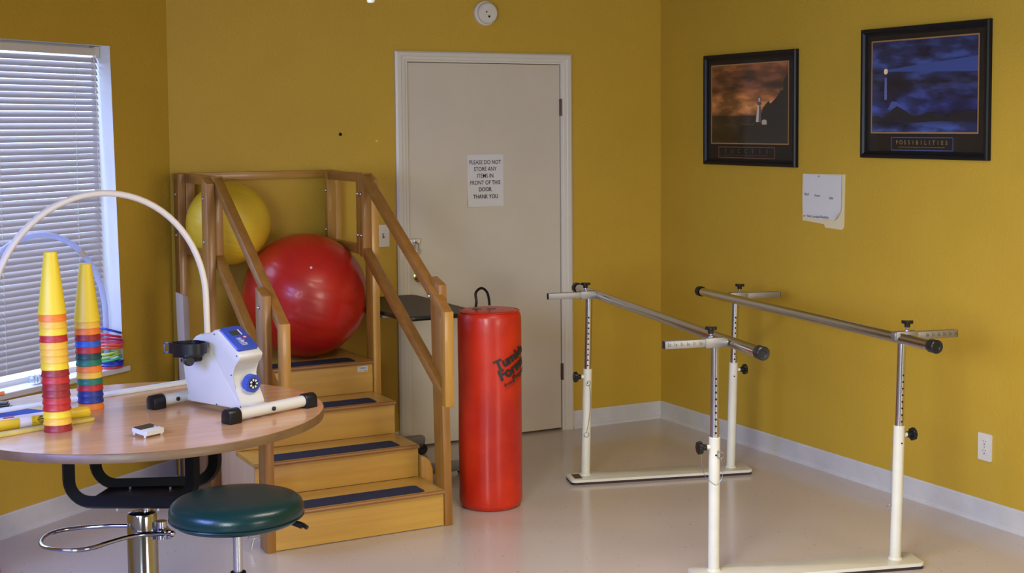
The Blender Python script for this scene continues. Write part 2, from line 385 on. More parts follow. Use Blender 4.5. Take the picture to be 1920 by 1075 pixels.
# light switch
sw = thing('light_switch', 'white toggle light switch on the wall left of the door', 'light switch', (-1.7145, 0, 1.135))
b = BM(); prism(b, rrect(.066, .114, .004), 0, .006, mb(-1.7145, 1.135, .0005), .002); obj('switch_plate', b, M['plate'], sw)
b = BM(); box(b, (-.005, -.012, .006), (.005, .012, .008), mb(-1.7145, 1.135)); obj('toggle_slot', b, M['bronze'], sw, smooth=False)
b = BM(); box(b, (-.0035, -.002, .007), (.0035, .009, .020), mb(-1.7145, 1.135), .001); obj('toggle', b, M['plate'], sw)
for dz in (-.03, .03):
    b = BM(); lathe(b, [(.003, 0), (.0028, .001), (0, .0014)], (-1.7145, -.0065, 1.135 + dz), 10, (0, -1, 0)); obj('screw', b, M['plate'], sw)
# wall plugs
b = BM(); lathe(b, [(0, 0), (.009, 0), (.008, .003), (.004, .004), (0, .003)], (-1.938, -.0002, 1.662), 12, (0, -1, 0)); tag(obj('wall_plug', b, M['dark'], origin=(-1.938, 0, 1.662)), 'tiny dark plug left in the back wall, up and left of door sign', 'wall plug')
b = BM(); lathe(b, [(0, 0), (.007, 0), (.006, .002), (0, .003)], (-1.742, -.0002, 1.627), 12, (0, -1, 0)); tag(obj('wall_plug', b, M['yellowp'], origin=(-1.742, 0, 1.627)), 'tiny yellow plug in the back wall close to the door casing', 'wall plug')
# notice on the door
nt_ = thing('paper_notice', 'white paper sign taped to the door asking not to store items', 'sign', (-1.12, 0, 1.27))
b = BM()
g = [[b.verts.new((-1.2275 + .215 * i / 6 + (.0035 * j / 6 if 0 else 0), .0025 - (.010 * max(0, (1 - j / 2.0)) * max(0, 1 - i / 4) + .0005), 1.268 + .279 * j / 8)) for i in range(7)] for j in range(9)]
for j in range(8):
    for i in range(6): b.faces.new((g[j][i], g[j][i + 1], g[j + 1][i + 1], g[j + 1][i]))
r_ = bmesh.ops.extrude_face_region(b, geom=b.faces[:]); bmesh.ops.translate(b, vec=(0, .0006, 0), verts=[v for v in r_['geom'] if isinstance(v, bmesh.types.BMVert)])
obj('sheet', b, M['paper'], nt_)
b = BM()
for k, s in enumerate(('PLEASE DO NOT', 'STORE ANY', 'ITEMS IN', 'FRONT OF THIS', 'DOOR.', 'THANK YOU')):
    text(b, s, .031, lambda x, y, k=k: Vector((-1.122 + x * .82, .0008 if k < 4 else -.002, 1.496 - k * .0365 - (.002 if k == 5 else 0) + y)), bold=.0003)
obj('lettering', b, M['ink'], nt_, smooth=False)
# outlet
ou = thing('electrical_outlet', 'cream double power outlet low on the right wall', 'outlet', (0, -2.5225, .327))
b = BM(); prism(b, rrect(.076, .117, .004), 0, .006, mr(-2.5225, .327, .0005), .002); obj('outlet_plate', b, M['plate'], ou)
for dz in (-.02, .02):
    b = BM(); prism(b, rrect(.030, .028, .009), .006, .0085, mr(-2.5225, .327 + dz)); r_ = obj('receptacle', b, M['plate'], ou)
    b = BM()
    for x0, y0, w_, h_ in ((-.0075, .001, .0018, .008), (.0055, .001, .0018, .007), (-.0025, -.010, .005, .005)): box(b, (x0, y0, .0084), (x0 + w_, y0 + h_, .009), mr(-2.5225, .327 + dz))
    obj('slots', b, M['dark'], r_, smooth=False)
b = BM(); lathe(b, [(.003, 0), (.0028, .001), (0, .0014)], (-.0065, -2.5225, .327), 10, (-1, 0, 0)); obj('screw', b, M['steel'], ou)
# papers on the right wall
pc = thing('wall_chart', 'manila folder with white handwritten sheet pinned under the framed pictures', 'paper chart', (0, -1.45, 1.22))
m_ = mr(-1.293, 1.22, .001)
b = BM(); prism(b, [(0, .004), (.165, -.006), (.172, -.022), (.295, -.026), (.31, -.012), (.316, .24), (.0, .236), (-.004, .12)], 0, .003, m_); obj('folder', b, M['manila'], pc, smooth=False)
b = BM()
g = []
for j in range(11):
    row = []
    for i in range(13):
        x, y = .008 + .288 * i / 12, .018 + .216 * j / 10; c = max(0, (x - .262) / .05 + (.050 - y) / .05 - .35) if x > .24 and y < .075 else 0
        row.append(b.verts.new(m_ @ Vector((x - .018 * max(0, c) ** 1.2, y + .014 * max(0, c), .005 + .014 * c + .004 * (x / .3) ** 2))))
    g.append(row)
for j in range(10):
    for i in range(12): b.faces.new((g[j][i], g[j][i + 1], g[j + 1][i + 1], g[j + 1][i]))
r_ = bmesh.ops.extrude_face_region(b, geom=b.faces[:]); bmesh.ops.translate(b, vec=(.001, 0, 0), verts=[v for v in r_['geom'] if isinstance(v, bmesh.types.BMVert)])
obj('sheet', b, M['paper'], pc)
for s, x, y, sz in (('Back', .018, .130, .018), ('Front', .095, .126, .018), ('Side', .205, .118, .019), ('on', .010, .024, .015), ('Neck', .036, .023, .017), ('Lumbar', .078, .022, .019), ('Flexibility', .136, .023, .018)):
    b = BM(); text(b, s, sz, lambda a, c, x=x, y=y: m_ @ Vector((x + a + .25 * c, y + c, .0068 + .004 * (x / .3) ** 2)), align='LEFT')
    obj('handwriting', b, M['ink'], pc, smooth=False)
b = BM(); lathe(b, [(0, 0), (.004, 0), (.003, .006), (0, .007)], m_ @ Vector((.13, .226, .006)), 10, (-1, 0, 0)); obj('pin', b, M['steel'], pc)
# framed pictures
def picture_mat(name, kind):
    m = bpy.data.materials.new(name); m.use_nodes = True; nt = m.node_tree; N = nt.nodes; L = nt.links; p = N['Principled BSDF']; p.inputs['Roughness'].default_value = .25
    tc = N.new('ShaderNodeTexCoord'); sp = N.new('ShaderNodeSeparateXYZ'); L.new(tc.outputs['Generated'], sp.inputs[0])
    n = N.new('ShaderNodeTexNoise'); n.inputs['Scale'].default_value = 3.2; n.inputs['Detail'].default_value = 6
    mp = N.new('ShaderNodeMapping'); mp.inputs['Scale'].default_value = (1, 1.0, 2.2); L.new(tc.outputs['Generated'], mp.inputs[0]); L.new(mp.outputs[0], n.inputs['Vector'])
    r = N.new('ShaderNodeValToRGB'); r2 = N.new('ShaderNodeValToRGB')
    def ramp(rr, st):
        e = rr.color_ramp.elements
        while len(e) < len(st): e.new(.5)
        for k, (po, c) in enumerate(st): e[k].position = po; e[k].color = (*c, 1)
    if kind == 'dusk':
        ramp(r, [(0, (.030, .016, .010)), (.34, (.035, .020, .012)), (.365, (.34, .13, .05)), (.46, (.62, .26, .08)), (.60, (.52, .19, .055)), (.70, (.16, .060, .028)), (.84, (.15, .050, .024)), (1, (.34, .115, .04))])
        ramp(r2, [(.38, (.30, .27, .26)), (.50, (.75, .70, .66)), (.62, (1.5, 1.4, 1.3))])
    else:
        ramp(r, [(0, (.030, .060, .22)), (.10, (.010, .020, .075)), (.20, (.008, .016, .06)), (.26, (.020, .040, .20)), (.40, (.014, .026, .11)), (.55, (.010, .016, .05)), (.64, (.02, .04, .15)), (1, (.012, .026, .10))])
        ramp(r2, [(.38, (.25, .25, .3)), (.50, (.8, .8, .8)), (.62, (2.3, 2.3, 2.2))])
    L.new(sp.outputs['Z'], r.inputs[0]); L.new(n.outputs['Fac'], r2.inputs[0])
    mx = N.new('ShaderNodeMix'); mx.data_type = 'RGBA'; mx.blend_type = 'MULTIPLY'; mx.inputs[0].default_value = 1
    L.new(r.outputs[0], mx.inputs[6]); L.new(r2.outputs[0], mx.inputs[7]); L.new(mx.outputs[2], p.inputs['Base Color']); return m
flat = lambda n, c: mat(n, c, .3)
def picture(name_label, y0, z0, W_, H_, kind, title, inner, plaque):
    """y0 = left edge (towards the corner), z0 = bottom; x runs right along the wall"""
    p = thing('framed_picture', name_label, 'picture', (0, y0 - W_ / 2, z0))
    m = mr(y0, z0, .0008); fw = .033
    b = BM()
    o_ = [(0, 0), (W_, 0), (W_, H_), (0, H_)]
    def rect(i, d): return [b.verts.new(m @ Vector((x, y, d))) for x, y in ((i, i), (W_ - i, i), (W_ - i, H_ - i), (i, H_ - i))]
    rs = [rect(0, 0), rect(0, .018), rect(.006, .024), rect(.016, .022), rect(.024, .014), rect(fw, .011), rect(fw, 0)]
    for a, c in zip(rs, rs[1:]):
        for k in range(4): b.faces.new((a[k], a[(k + 1) % 4], c[(k + 1) % 4], c[k]))
    obj('frame', b, M['frame'], p, smooth=False)
    b = BM(); box(b, (fw - .002, fw - .002, 0), (W_ - fw + .002, H_ - fw + .002, .005), m); obj('mount', b, M['mat1'], p, smooth=False)
    ix0, iz0, ix1, iz1 = inner
    b = BM()
    for lo, hi in (((ix0 - .006, iz0 - .006), (ix1 + .006, iz0)), ((ix0 - .006, iz1), (ix1 + .006, iz1 + .006)), ((ix0 - .006, iz0), (ix0, iz1)), ((ix1, iz0), (ix1 + .006, iz1))): box(b, (*lo, .005), (*hi, .0065), m)
    obj('border', b, M['gold'], p, smooth=False)
    b = BM(); box(b, (ix0, iz0, .004), (ix1, iz1, .0055), m); pr = obj('print', b, picture_mat('print_' + kind, kind), p, smooth=False)
    w_, h_ = ix1 - ix0, iz1 - iz0
    def pt(x, y): return (ix0 + w_ * x, iz0 + h_ * y)
    def art(nm, pts, c, d=.0060):
        b = BM(); prism(b, [pt(*q) for q in pts], .0055, d, m); obj(nm, b, flat('print_ink_' + nm + kind, c), pr, smooth=False)
    if kind == 'dusk':
        art('headland', [(.36, 0), (1, 0), (1, .86), (.975, .84), (.965, .80), (.945, .80), (.94, .655), (.90, .65), (.885, .61), (.83, .54), (.78, .495), (.755, .53), (.73, .50), (.69, .45), (.668, .36), (.56, .34), (.52, .26), (.37, .22)], (.010, .008, .007))
        art('lighthouse', [(.595, .265), (.665, .265), (.655, .48), (.668, .49), (.668, .515), (.655, .52), (.655, .575), (.643, .61), (.640, .61), (.626, .575), (.626, .52), (.612, .515), (.612, .49), (.620, .48)], (.13, .085, .075), .0064)
        art('lit_wall', [(.598, .268), (.632, .268), (.638, .48), (.622, .48)], (.60, .54, .44), .0068)
        art('lantern', [(.632, .525), (.650, .525), (.650, .57), (.632, .57)], (.62, .54, .38), .0068)
        art('cottage', [(.675, .235), (.735, .235), (.735, .285), (.705, .30), (.675, .285)], (.50, .43, .33), .0064)
        art('grass_bank', [(.37, .225), (.58, .235), (.58, .25), (.40, .245)], (.075, .045, .02), .0062)
    else:
        art('sea_swell', [(0, .16), (.04, .19), (.10, .155), (.18, .225), (.25, .285), (.33, .24), (.40, .175), (.50, .19), (.55, .225), (.62, .18), (.72, .155), (.80, .17), (.90, .225), (1, .215), (1, .11), (.7, .12), (.4, .10), (.2, .13), (0, .10)], (.007, .010, .020))
        art('sea_spray', [(.16, .25), (.20, .34), (.25, .33), (.31, .27), (.26, .29), (.20, .25)], (.05, .09, .28), .0062)
        art('beam', [(.155, .69), (1, .79), (1, .63), (.155, .668)], (.035, .070, .26), .0060)
        art('lighthouse', [(.125, .36), (.150, .36), (.148, .60), (.128, .60)], (.10, .14, .34), .0064)
        art('lamp', [(.120, .66), (.128, .64), (.145, .64), (.155, .655), (.157, .685), (.147, .70), (.130, .70), (.122, .685)], (.95, .70, .38), .0068)
        art('lamp_house', [(.122, .60), (.154, .60), (.154, .612), (.145, .64), (.130, .64), (.122, .612)], (.02, .02, .035), .0062)
    px0, pz0, px1, pz1 = plaque; t = .004
    b = BM()
    for lo, hi in (((px0, pz0), (px1, pz0 + t)), ((px0, pz1 - t), (px1, pz1)), ((px0, pz0), (px0 + t, pz1)), ((px1 - t, pz0), (px1, pz1))): box(b, (*lo, .005), (*hi, .0062), m)
    obj('title_border', b, M['plaque'] if kind != 'dusk' else M['copper'], p, smooth=False)
    b = BM(); cx = (px0 + px1) / 2; cz = pz0 + (pz1 - pz0) * .46
    pitch = (px1 - px0) * .86 / len(title)
    for i, ch in enumerate(title): text(b, ch, .026 if kind != 'dusk' else .030, lambda a, c, i=i: m @ Vector((cx + (i + .5 - len(title) / 2) * pitch + a, cz + c, .0063)), bold=.0004)
    x = px0 + .05
    while x < px1 - .06:
        l_ = random.uniform(.006, .02); box(b, (x, pz0 + .014, .005), (x + l_, pz0 + .0165, .0061), m); x += l_ + .005
    obj('lettering', b, M['lit'] if kind != 'dusk' else M['dimlit'], p, smooth=False)
    b = BM(); box(b, (fw - .001, fw - .001, .0085), (W_ - fw + .001, H_ - fw + .001, .0095), m); obj('glass', b, M['pane'], p, smooth=False)
    return p
picture('framed picture of lighthouse against an orange sunset sky, titled SUCCESS', -.455, 1.485, .798, .588, 'dusk', 'SUCCESS', (.062, .118, .722, .528), (.125, .038, .615, .098))
picture('framed picture of lighthouse beam in blue storm, titled POSSIBILITIES', -1.732, 1.543, .796, .592, 'storm', 'POSSIBILITIES', (.066, .119, .724, .530), (.195, .036, .585, .097))
# ceiling pull chain
kx = thing('pull_chain', 'white bell shaped knob on a ceiling chain above the stairs', 'pull chain', (-3.25, -3.6, 2.0))
kx.location = (-3.176, -3.6, 2.0); ORG[kx] = Vector((-3.176, -3.6, 2.0))
b = BM(); cyl(b, (-3.176, -3.6, 2.025), (-3.176, -3.6, H), .0016, 8); obj('chain', b, M['steel'], kx)
b = BM(); lathe(b, [(0, 0), (.007, .0005), (.0095, .004), (.009, .012), (.006, .022), (.003, .03), (0, .031)], (-3.176, -3.6, 1.999), 20); obj('knob', b, M['plate'], kx)

# ================================================================== BLIND
bl = thing('window_blind', 'white horizontal slat blind lowered over the window', 'window blind', LW(1.1, 2.03, .075))
b = BM(); box(b, (.405, 2.028, .06), (SE - .01, 2.062, .093), mw, .002); obj('headrail', b, M['plate'], bl)
b = BM(); box(b, (.393, 2.018, .055), (.416, 2.068, .1), mw, .002); obj('bracket', b, M['plate'], bl)
b = BM(); NS = 50; Z0, Z1 = .672, 2.008
for k in range(NS):
    z = Z0 + (Z1 - Z0) * k / (NS - 1); sag = (0, .4, -.3, .2)[k % 4] * .0012
    wob = [random.uniform(-.003, .003) for _ in range(2)]
    tl = R(58 + random.uniform(-3, 3)); rows = []
    for e in range(9):
        x = .392 + (SE - .02 - .392) * e / 8; r_ = []
        for c in range(6):
            t = c / 5 - .5; hw = .0300; y = t * hw * math.sin(tl); d = t * hw * math.cos(tl); cv = .0030 * (1 - 4 * t * t)
            r_.append(b.verts.new(mw @ Vector((x, z + y + cv * math.cos(tl) + (wob[0] if e == 0 and k in (24, 25, 27) else 0) + sag * math.sin(e * 1.3), .078 + d - cv * math.sin(tl)))))
        rows.append(r_)
    for p, q in zip(rows, rows[1:]):
        for c in range(5): b.faces.new((p[c], p[c + 1], q[c + 1], q[c]))
obj('slats', b, M['slat'], bl, ang=60)
for s in (.543, .985, 1.43):
    b = BM()
    for off in (.064, .092): cyl(b, LW(s, .667, off), LW(s, 2.03, off), .0011, 6)
    for k in range(NS):
        z = Z0 + (Z1 - Z0) * (k + .5) / NS; cyl(b, LW(s, z - .006, .064), LW(s, z + .006, .092), .0007, 5)
    obj('ladder_cord', b, M['plate'], bl)
b = BM(); tube(b, smooth_path([LW(.43, 2.03, .058), LW(.428, 1.86, .05), LW(.418, 1.62, .049), LW(.414, 1.5, .05), LW(.41, 1.36, .052)], 6), .0014, 6)
tube(b, smooth_path([LW(.424, 2.03, .058), LW(.426, 1.86, .05), LW(.428, 1.6, .05), LW(.418, 1.36, .052)], 6), .0012, 6); sphere(b, LW(.427, 1.862, .05), .006, 12, 8); obj('pull_cord', b, M['plate'], bl)

# ================================================================== STAIRS
PX0, PX1 = -2.757, -2.017
st = thing('training_stairs', 'four step wooden exercise stairs with handrails standing in the corner', 'stairs', (-2.387, -.73, 0))
FY = [-1.418, -1.150, -.883, -.615]; TZ = [.157, .300, .449, .598]; YB_ = -.045
for k in range(4):
    yb = FY[k + 1] + .004 if k < 3 else YB_
    b = BM(); box(b, (PX0 + .001, FY[k] + .006, TZ[k] - .018), (PX1 - .001, yb, TZ[k]), None, .0015); t_ = obj('tread', b, M['birch'], st, smooth=False)
    b = BM(); prism(b, [(0, 0), (.009, .002), (.011, .009), (.009, .016), (0, .0179)], PX0, PX1, frame_m((0, FY[k] + .006, TZ[k] - .018), (0, -1, 0), (0, 0, 1), (1, 0, 0))); obj('nosing', b, M['nosing'], t_, smooth=False)
    b = BM(); box(b, (PX0 + .002, FY[k] + .010, (TZ[k - 1] if k else .003)), (PX1 - .002, FY[k] + .026, TZ[k] - .0185)); obj('riser', b, M['birch'], st, smooth=False)
    b = BM(); prism(b, rrect(.59, .118, .02), TZ[k] + .0002, TZ[k] + .0018, Matrix.Translation((-2.392, FY[k] + .074, 0))); obj('tread_strip', b, M['strip'], st, smooth=False)
def side(x0, x1, m, e=.012):
    pts = [(-FY[0] - e, .002)]
    for k in range(4):
        pts += [(-FY[k] - e, TZ[k] - .0185), (-(FY[k + 1] if k < 3 else YB_) - (e if k < 3 else 0), TZ[k] - .0185)]
    pts += [(-YB_, .002)]
    b = BM(); prism(b, pts, x0, x1, frame_m((0, 0, 0), (0, -1, 0), (0, 0, 1), (1, 0, 0))); obj('side_panel', b, m, st, smooth=False)
side(PX0 + .001, PX0 + .017, M['paleply']); side(PX1 - .017, PX1 - .001, M['birch'])
BR_, RL = M['rail'], M['beech']
def post(x0, x1, y0, y1, z1, slope=0.0, lean=0.0, m=None):
    b = BM(); g = box(b, (x0, y0, 0), (x1, y1, z1), None, .002)
    for v in g:
        if v.co.z > z1 * .6: v.co.z -= slope * (y1 - v.co.y) / (y1 - y0)
        v.co.x += lean * v.co.z
    obj('post', b, m or BR_['z'], st, ang=30)
XLo, XLi, XRo, XRi = PX0 - .037, PX0, PX1 + .037, PX1        # posts stand outside the step unit
post(XLo, XLi - .001, -1.418, -1.325, 1.062, .028, 0); post(XRi + .001, XRo, -1.418, -1.325, 1.062, .028, -.018)
post(XLo, XLi - .001, -.625, -.535, 1.482, .03); post(XRi + .001, XRo, -.615, -.525, 1.482, .03, 0, RL['z'])
post(XLo, XLi - .001, -.115, -.03, 1.482); post(XRi + .001, XRo, -.115, -.03, 1.482, 0, 0, RL['z'])
T_ = .039
def rail_set(x0, x1, left):
    mm = BR_
    def bar(bm, p0, p1, h):   # bar in the y-z plane: vertical ends, vertical height h
        pts = [(-p0[0], p0[1]), (-p1[0], p1[1]), (-p1[0], p1[1] - h), (-p0[0], p0[1] - h)]
        prism(bm, pts, x0, x1, frame_m((0, 0, 0), (0, -1, 0), (0, 0, 1), (1, 0, 0)), .0015)
    g = thing('guard_rail', None, None, (x0, -.35, 1.1)); g.parent = st; g.location = Vector((x0, -.35, 1.1)) - ORG[st]
    b = BM(); bar(b, (-.085, 1.482), (-.565, 1.482), .042); obj('top_rail', b, mm['y'], g)
    b = BM(); bar(b, (-.085, 1.142), (-.565, 1.142), .042); obj('lower_rail', b, mm['y'], g)
    for ya, yb, mw_ in ((-.125, -.088, RL['z'] if not left else mm['z']), (-.562, -.522, mm['z'])):
        b = BM(); box(b, (x0 - .0008, ya, 1.098), (x1 + .0008, yb, 1.4825), None, .0015); obj('baluster', b, mw_, g)
    h = thing('handrail', None, None, (x0, -1.0, 1.0)); h.parent = st; h.location = Vector((x0, -1.0, 1.0)) - ORG[st]
    ye = -1.525; zt0, zt1, hh = 1.484, .930, .048
    b = BM(); bar(b, (-.605, zt0 - .004), (ye, zt1), hh); obj('upper_rail', b, mm['y'], h)
    b = BM(); bar(b, (-.605, 1.132), (ye, .580), hh); obj('lower_rail', b, mm['y'], h)
    b = BM(); box(b, (x0 - .0008, -.607, 1.09), (x1 + .0008, -.567, 1.484), None, .0015); obj('baluster', b, mm['z'], h)
    b = BM(); box(b, (x0 - .0008, ye - .001, .535), (x1 + .0008, ye + .037, zt1 + .003), None, .0015); obj('end_piece', b, RL['z'], h)
rail_set(PX0 + .0005, PX0 + .0395, True); rail_set(PX1 - .0395, PX1 - .0005, False)
b = BM(); box(b, (XLo, -.028, 1.445), (XRo, -.006, 1.483), None, .002); obj('rear_rail', b, RL['x'], st)
bolt0 = None
def bolt(p, ax):
    b = BM(); lathe(b, [(0, 0), (.008, 0), (.0085, .003), (.006, .007), (0, .0085)], p, 14, ax); obj('bolt', b, M['steel'], st)
for z in (1.385, 1.19):
    for y in (-.545, -.588): bolt((PX1 - .0405, y, z), (-1, 0, 0))
    bolt((PX1 - .0405, -.106, z), (-1, 0, 0))
    bolt((XLo, -.575, z), (-1, 0, 0)); bolt((XLo, -.075, z), (-1, 0, 0))
bolt((XLo, -1.372, .985), (-1, 0, 0)); bolt((PX1 - .0405, -1.372, .985), (-1, 0, 0))
b = BM(); prism(b, [(0, 0), (.058, 0), (.058, .185), (.045, .222), (.022, .245), (0, .25)], 0, .036, frame_m((PX1 + .001, -1.125, 0), (1, 0, 0), (0, 0, 1), (0, -1, 0)), .002); obj('side_block', b, RL['z'], st)
stk = BM(); box(stk, (-2.094, FY[3] + .0085, .547), (-2.044, FY[3] + .0098, .573)); s_ = obj('sticker', stk, M['paper'], st, smooth=False, label='small white sticker')
b = BM()
for k, (z, l0, l1) in enumerate(((.567, .006, .044), (.562, .010, .040), (.553, .004, .018), (.553, .022, .028), (.553, .032, .046))): box(b, (-2.094 + l0, FY[3] + .0080, z - .0012), (-2.094 + l1, FY[3] + .0086, z + .0008))
obj('printed_lines', b, M['ink'], s_, smooth=False)

# ================================================================== BALLS
def ball(label, c, r, m, vd):
    o = thing('exercise_ball', label, 'exercise ball', (c[0], c[1], c[2] - r))
    b = BM(); n0 = 48; ax = Vector((.3, -.25, .9)).normalized()
    prof = []
    for i in range(97):
        a = math.pi * i / 96; groove = .0012 * (1 if abs(math.sin(a * 14)) < .16 and 12 < i < 84 else 0)
        prof.append(((r - groove) * math.sin(a), -(r - groove) * math.cos(a)))
    lathe(b, prof, c, 64, ax); obj('shell', b, m, o, ang=60)
    b = BM(); d = Vector(vd).normalized(); lathe(b, [(0, 0), (.006, 0), (.006, .0015), (.004, .003), (0, .003)], Vector(c) + d * (r - .001), 14, d); obj('valve_plug', b, M['plate'], o)
ball('large red exercise ball sitting on the top platform of the wooden stairs', (-2.260, -.355, .8965), .2965, M['redball'], (-.17, -.82, .52))
ball('smaller yellow exercise ball wedged above and behind the large red ball', (-2.588, -.232, 1.247), .1965, M['yelball'], (.5, .6, .6))

# ================================================================== WHITE BOARD beside the stairs
bd = thing('leaning_board', 'narrow pale board leaning upright beside the left side of the stairs', 'board', (-2.84, -.44, 0))
b = BM(); g = box(b, (-2.858, -.50, 0), (-2.832, -.37, .945), None, .002)
for v in g:
    v.co.x -= .022 * v.co.z
    if v.co.z > .5: v.co.z -= .02 * (v.co.x + 2.86) / .03 * .6
obj('panel', b, M['boardw'], bd, ang=25)

# ================================================================== OVERBED TABLE
ob = thing('overbed_table', 'dark brown overbed table standing behind the stair handrail by the door', 'table', (-1.77, -.47, 0))
b = BM(); prism(b, rrect(.375, .79, .045, 6), .808, .826, Matrix.Translation((-1.765, -.465, 0))); t_ = obj('tabletop', b, M['brown'], ob, smooth=False)
b = BM(); pr_ = rrect(.381, .796, .048, 6); tube(b, [(-1.765 + x, -.465 + y, .816) for x, y in pr_], .011, 8, True); obj('edge_trim', b, M['black'], t_)
b = BM(); cyl(b, (-1.955, -.475, .05), (-1.955, -.475, .80), .014, 16); obj('column', b, M['grey'], ob)
b = BM(); box(b, (-1.97, -.62, .795), (-1.70, -.33, .807), None, .002); obj('top_bracket', b, M['grey'], ob)
b = BM(); box(b, (-1.972, -.64, .052), (-1.94, -.13, .085), None, .003); obj('base_spine', b, M['grey'], ob)
for y, z0, z1 in ((-.15, .060, .099), (-.61, .018, .062)):
    b = BM(); prism(b, rrect(.40, z1 - z0, .008), -.022, .022, frame_m((-1.765, y, (z0 + z1) / 2), (1, 0, 0), (0, 0, 1), (0, -1, 0)), .002); obj('base_leg', b, M['grey'], ob)
for x, y in ((-1.575, -.15), (-1.955, -.15), (-1.575, -.61), (-1.955, -.61)):
    b = BM(); rr_ = .028 if y > -.3 else .009; lathe(b, [(0, -.011), (rr_ - .004, -.011), (rr_, -.007), (rr_, .007), (rr_ - .004, .011), (0, .011)], (x, y - .002, rr_), 20, (0, 1, 0))
    if y > -.3: box(b, (x - .018, y - .016, .03), (x + .012, y + .016, .060), None, .003)
    obj('caster', b, M['black'], ob)

# ================================================================== RED BOLSTER
BC = Vector((-1.695, -1.205, 0)); BRr = .1415
bg_ = thing('bolster', 'tall glossy red vinyl therapy bolster standing on end before the door', 'bolster', BC)
b = BM(); HB = .886
pf = [(0, 0), (.118, 0), (.131, .006), (.139, .020), (BRr, .040), (BRr + .001, .30), (BRr, .60), (BRr + .0005, HB - .040), (.139, HB - .022), (.131, HB - .008), (.117, HB - .0015), (.06, HB + .001), (0, HB + .001)]
def dens(pr, n=4):
    o = []
    for (a, z), (c, d) in zip(pr, pr[1:]):
        for k in range(n): o.append((a + (c - a) * k / n, z + (d - z) * k / n))
    return o + [pr[-1]]
lathe(b, dens(pf), BC, 72)
for v in b.verts:
    if .06 < v.co.z < HB - .06: 
        q = noise.noise(Vector((v.co.x * 5, v.co.y * 5, v.co.z * 3))) * .0022; d = (v.co - BC); d.z = 0; v.co += d.normalized() * q
obj('cover', b, M['redbag'], bg_, ang=60)
b = BM(); tube(b, [BC + Vector((.1335 * math.cos(a), .1335 * math.sin(a), HB - .006)) for a in [2 * math.pi * k / 60 for k in range(60)]], .0022, 6, True)
cyl(b, BC + Vector((.001, 0, .3)), BC + Vector((.001, 0, .301)), .01); obj('seam_piping', b, M['redbag'], bg_)
vd = Vector((cam.location.x - BC.x, cam.location.y - BC.y, 0)).normalized(); sd = Vector((-vd.y, vd.x, 0))   # sd: to the viewer's right
hp = [(-.075, 0, -.002), (-.045, .0, .004), (-.042, 0, .03), (-.045, 0, .065), (-.030, 0, .085), (-.012, 0, .088), (.006, 0, .070), (.014, 0, .04), (.016, 0, .012), (.03, 0, .004), (.06, .0, -.001)]
b = BM(); tube(b, smooth_path([BC + sd * (x - .015) - vd * (.02 - x * .15) + Vector((0, 0, HB + z + .002)) for x, y, z in hp[1:9]], 6), .003, 6, flat=(.012, .003)); obj('handle_strap', b, M['black'], bg_)
b = BM(); m_ = frame_m(BC + Vector((0, 0, HB)), sd, None, (0, 0, 1)); box(b, (-.075, -.012, .0005), (-.035, .010, .003), m_, .001); box(b, (-.012, -.014, .0005), (.03, .004, .003), m_, .001); obj('strap_anchor', b, M['black'], bg_, smooth=False)
a0 = math.atan2(vd.y, vd.x)
def wrap(x0, z0, rot):
    cr, sr = math.cos(rot), math.sin(rot)
    def f(x, y):
        xx = x0 + x * cr - y * sr; zz = z0 + x * sr + y * cr; th = a0 + xx / BRr
        return BC + Vector((math.cos(th) * (BRr + .0042), math.sin(th) * (BRr + .0042), zz))
    return f
b = BM()
text(b, 'Tumble', .062, wrap(.030, .632, R(23)), bold=.003, align='LEFT', width=.185)
text(b, 'Forms', .062, wrap(.048, .585, R(23)), bold=.003, align='LEFT', width=.165)
text(b, 'from', .026, wrap(.068, .555, R(23)), align='LEFT', bold=.0003)
text(b, 'Preston', .042, wrap(.115, .574, R(23)), align='LEFT', bold=.001)
f = wrap(.070, .545, R(23)); vs = [b.verts.new(f(x / 20 * .14, 0)) for x in range(21)] + [b.verts.new(f(x / 20 * .14, .0016)) for x in range(20, -1, -1)]
for k in range(20): b.faces.new((vs[k], vs[k + 1], vs[40 - k], vs[41 - k]))
obj('lettering', b, M['ink'], bg_, smooth=False)

# ================================================================== PARALLEL BARS
pb = thing('parallel_bars', 'pair of steel walking parallel bars on cream uprights along the right wall', 'parallel bars', (-.9, -1.9, 0))
PD = Vector((.958, -.287, 0)); PN = Vector((.287, .958, 0)); AD = Vector((.980, -.20, 0)); AN = Vector((.20, .98, 0))
uprights = {'BL': (-1.103, -1.029, .0240, .537, .893, -1), 'BR': (-.415, -1.26, .0275, .541, .866, 1), 'FR': (-.729, -2.771, .0240, .543, .889, 1), 'FL': (-1.417, -2.539, .005, .533, .891, -1)}
for c, nm in ((Vector((-.759, -1.1445, 0)), 'back'), (Vector((-1.073, -2.655, 0)), 'front')):
    m_ = frame_m(c - PN * .012, PD, PN)
    b = BM(); prism(b, rrect(.905, .155, .02), .012, .024, m_, .002); bp = obj('base_plate', b, M['cream'], pb)
    b = BM(); prism(b, rrect(.90, .15, .02), 0, .0119, m_); obj('rubber_pad', b, M['rubber'], bp, smooth=False)
    if nm == 'back':
        b = BM(); box(b, (-.430, -.045, .024), (-.392, .04, .025), m_); obj('data_plate', b, M['bronze'], bp, smooth=False)
rnd = star(8, .0205, .026, 4)
hole_az = {'BL': -118, 'BR': -112, 'FL': -110, 'FR': -100}
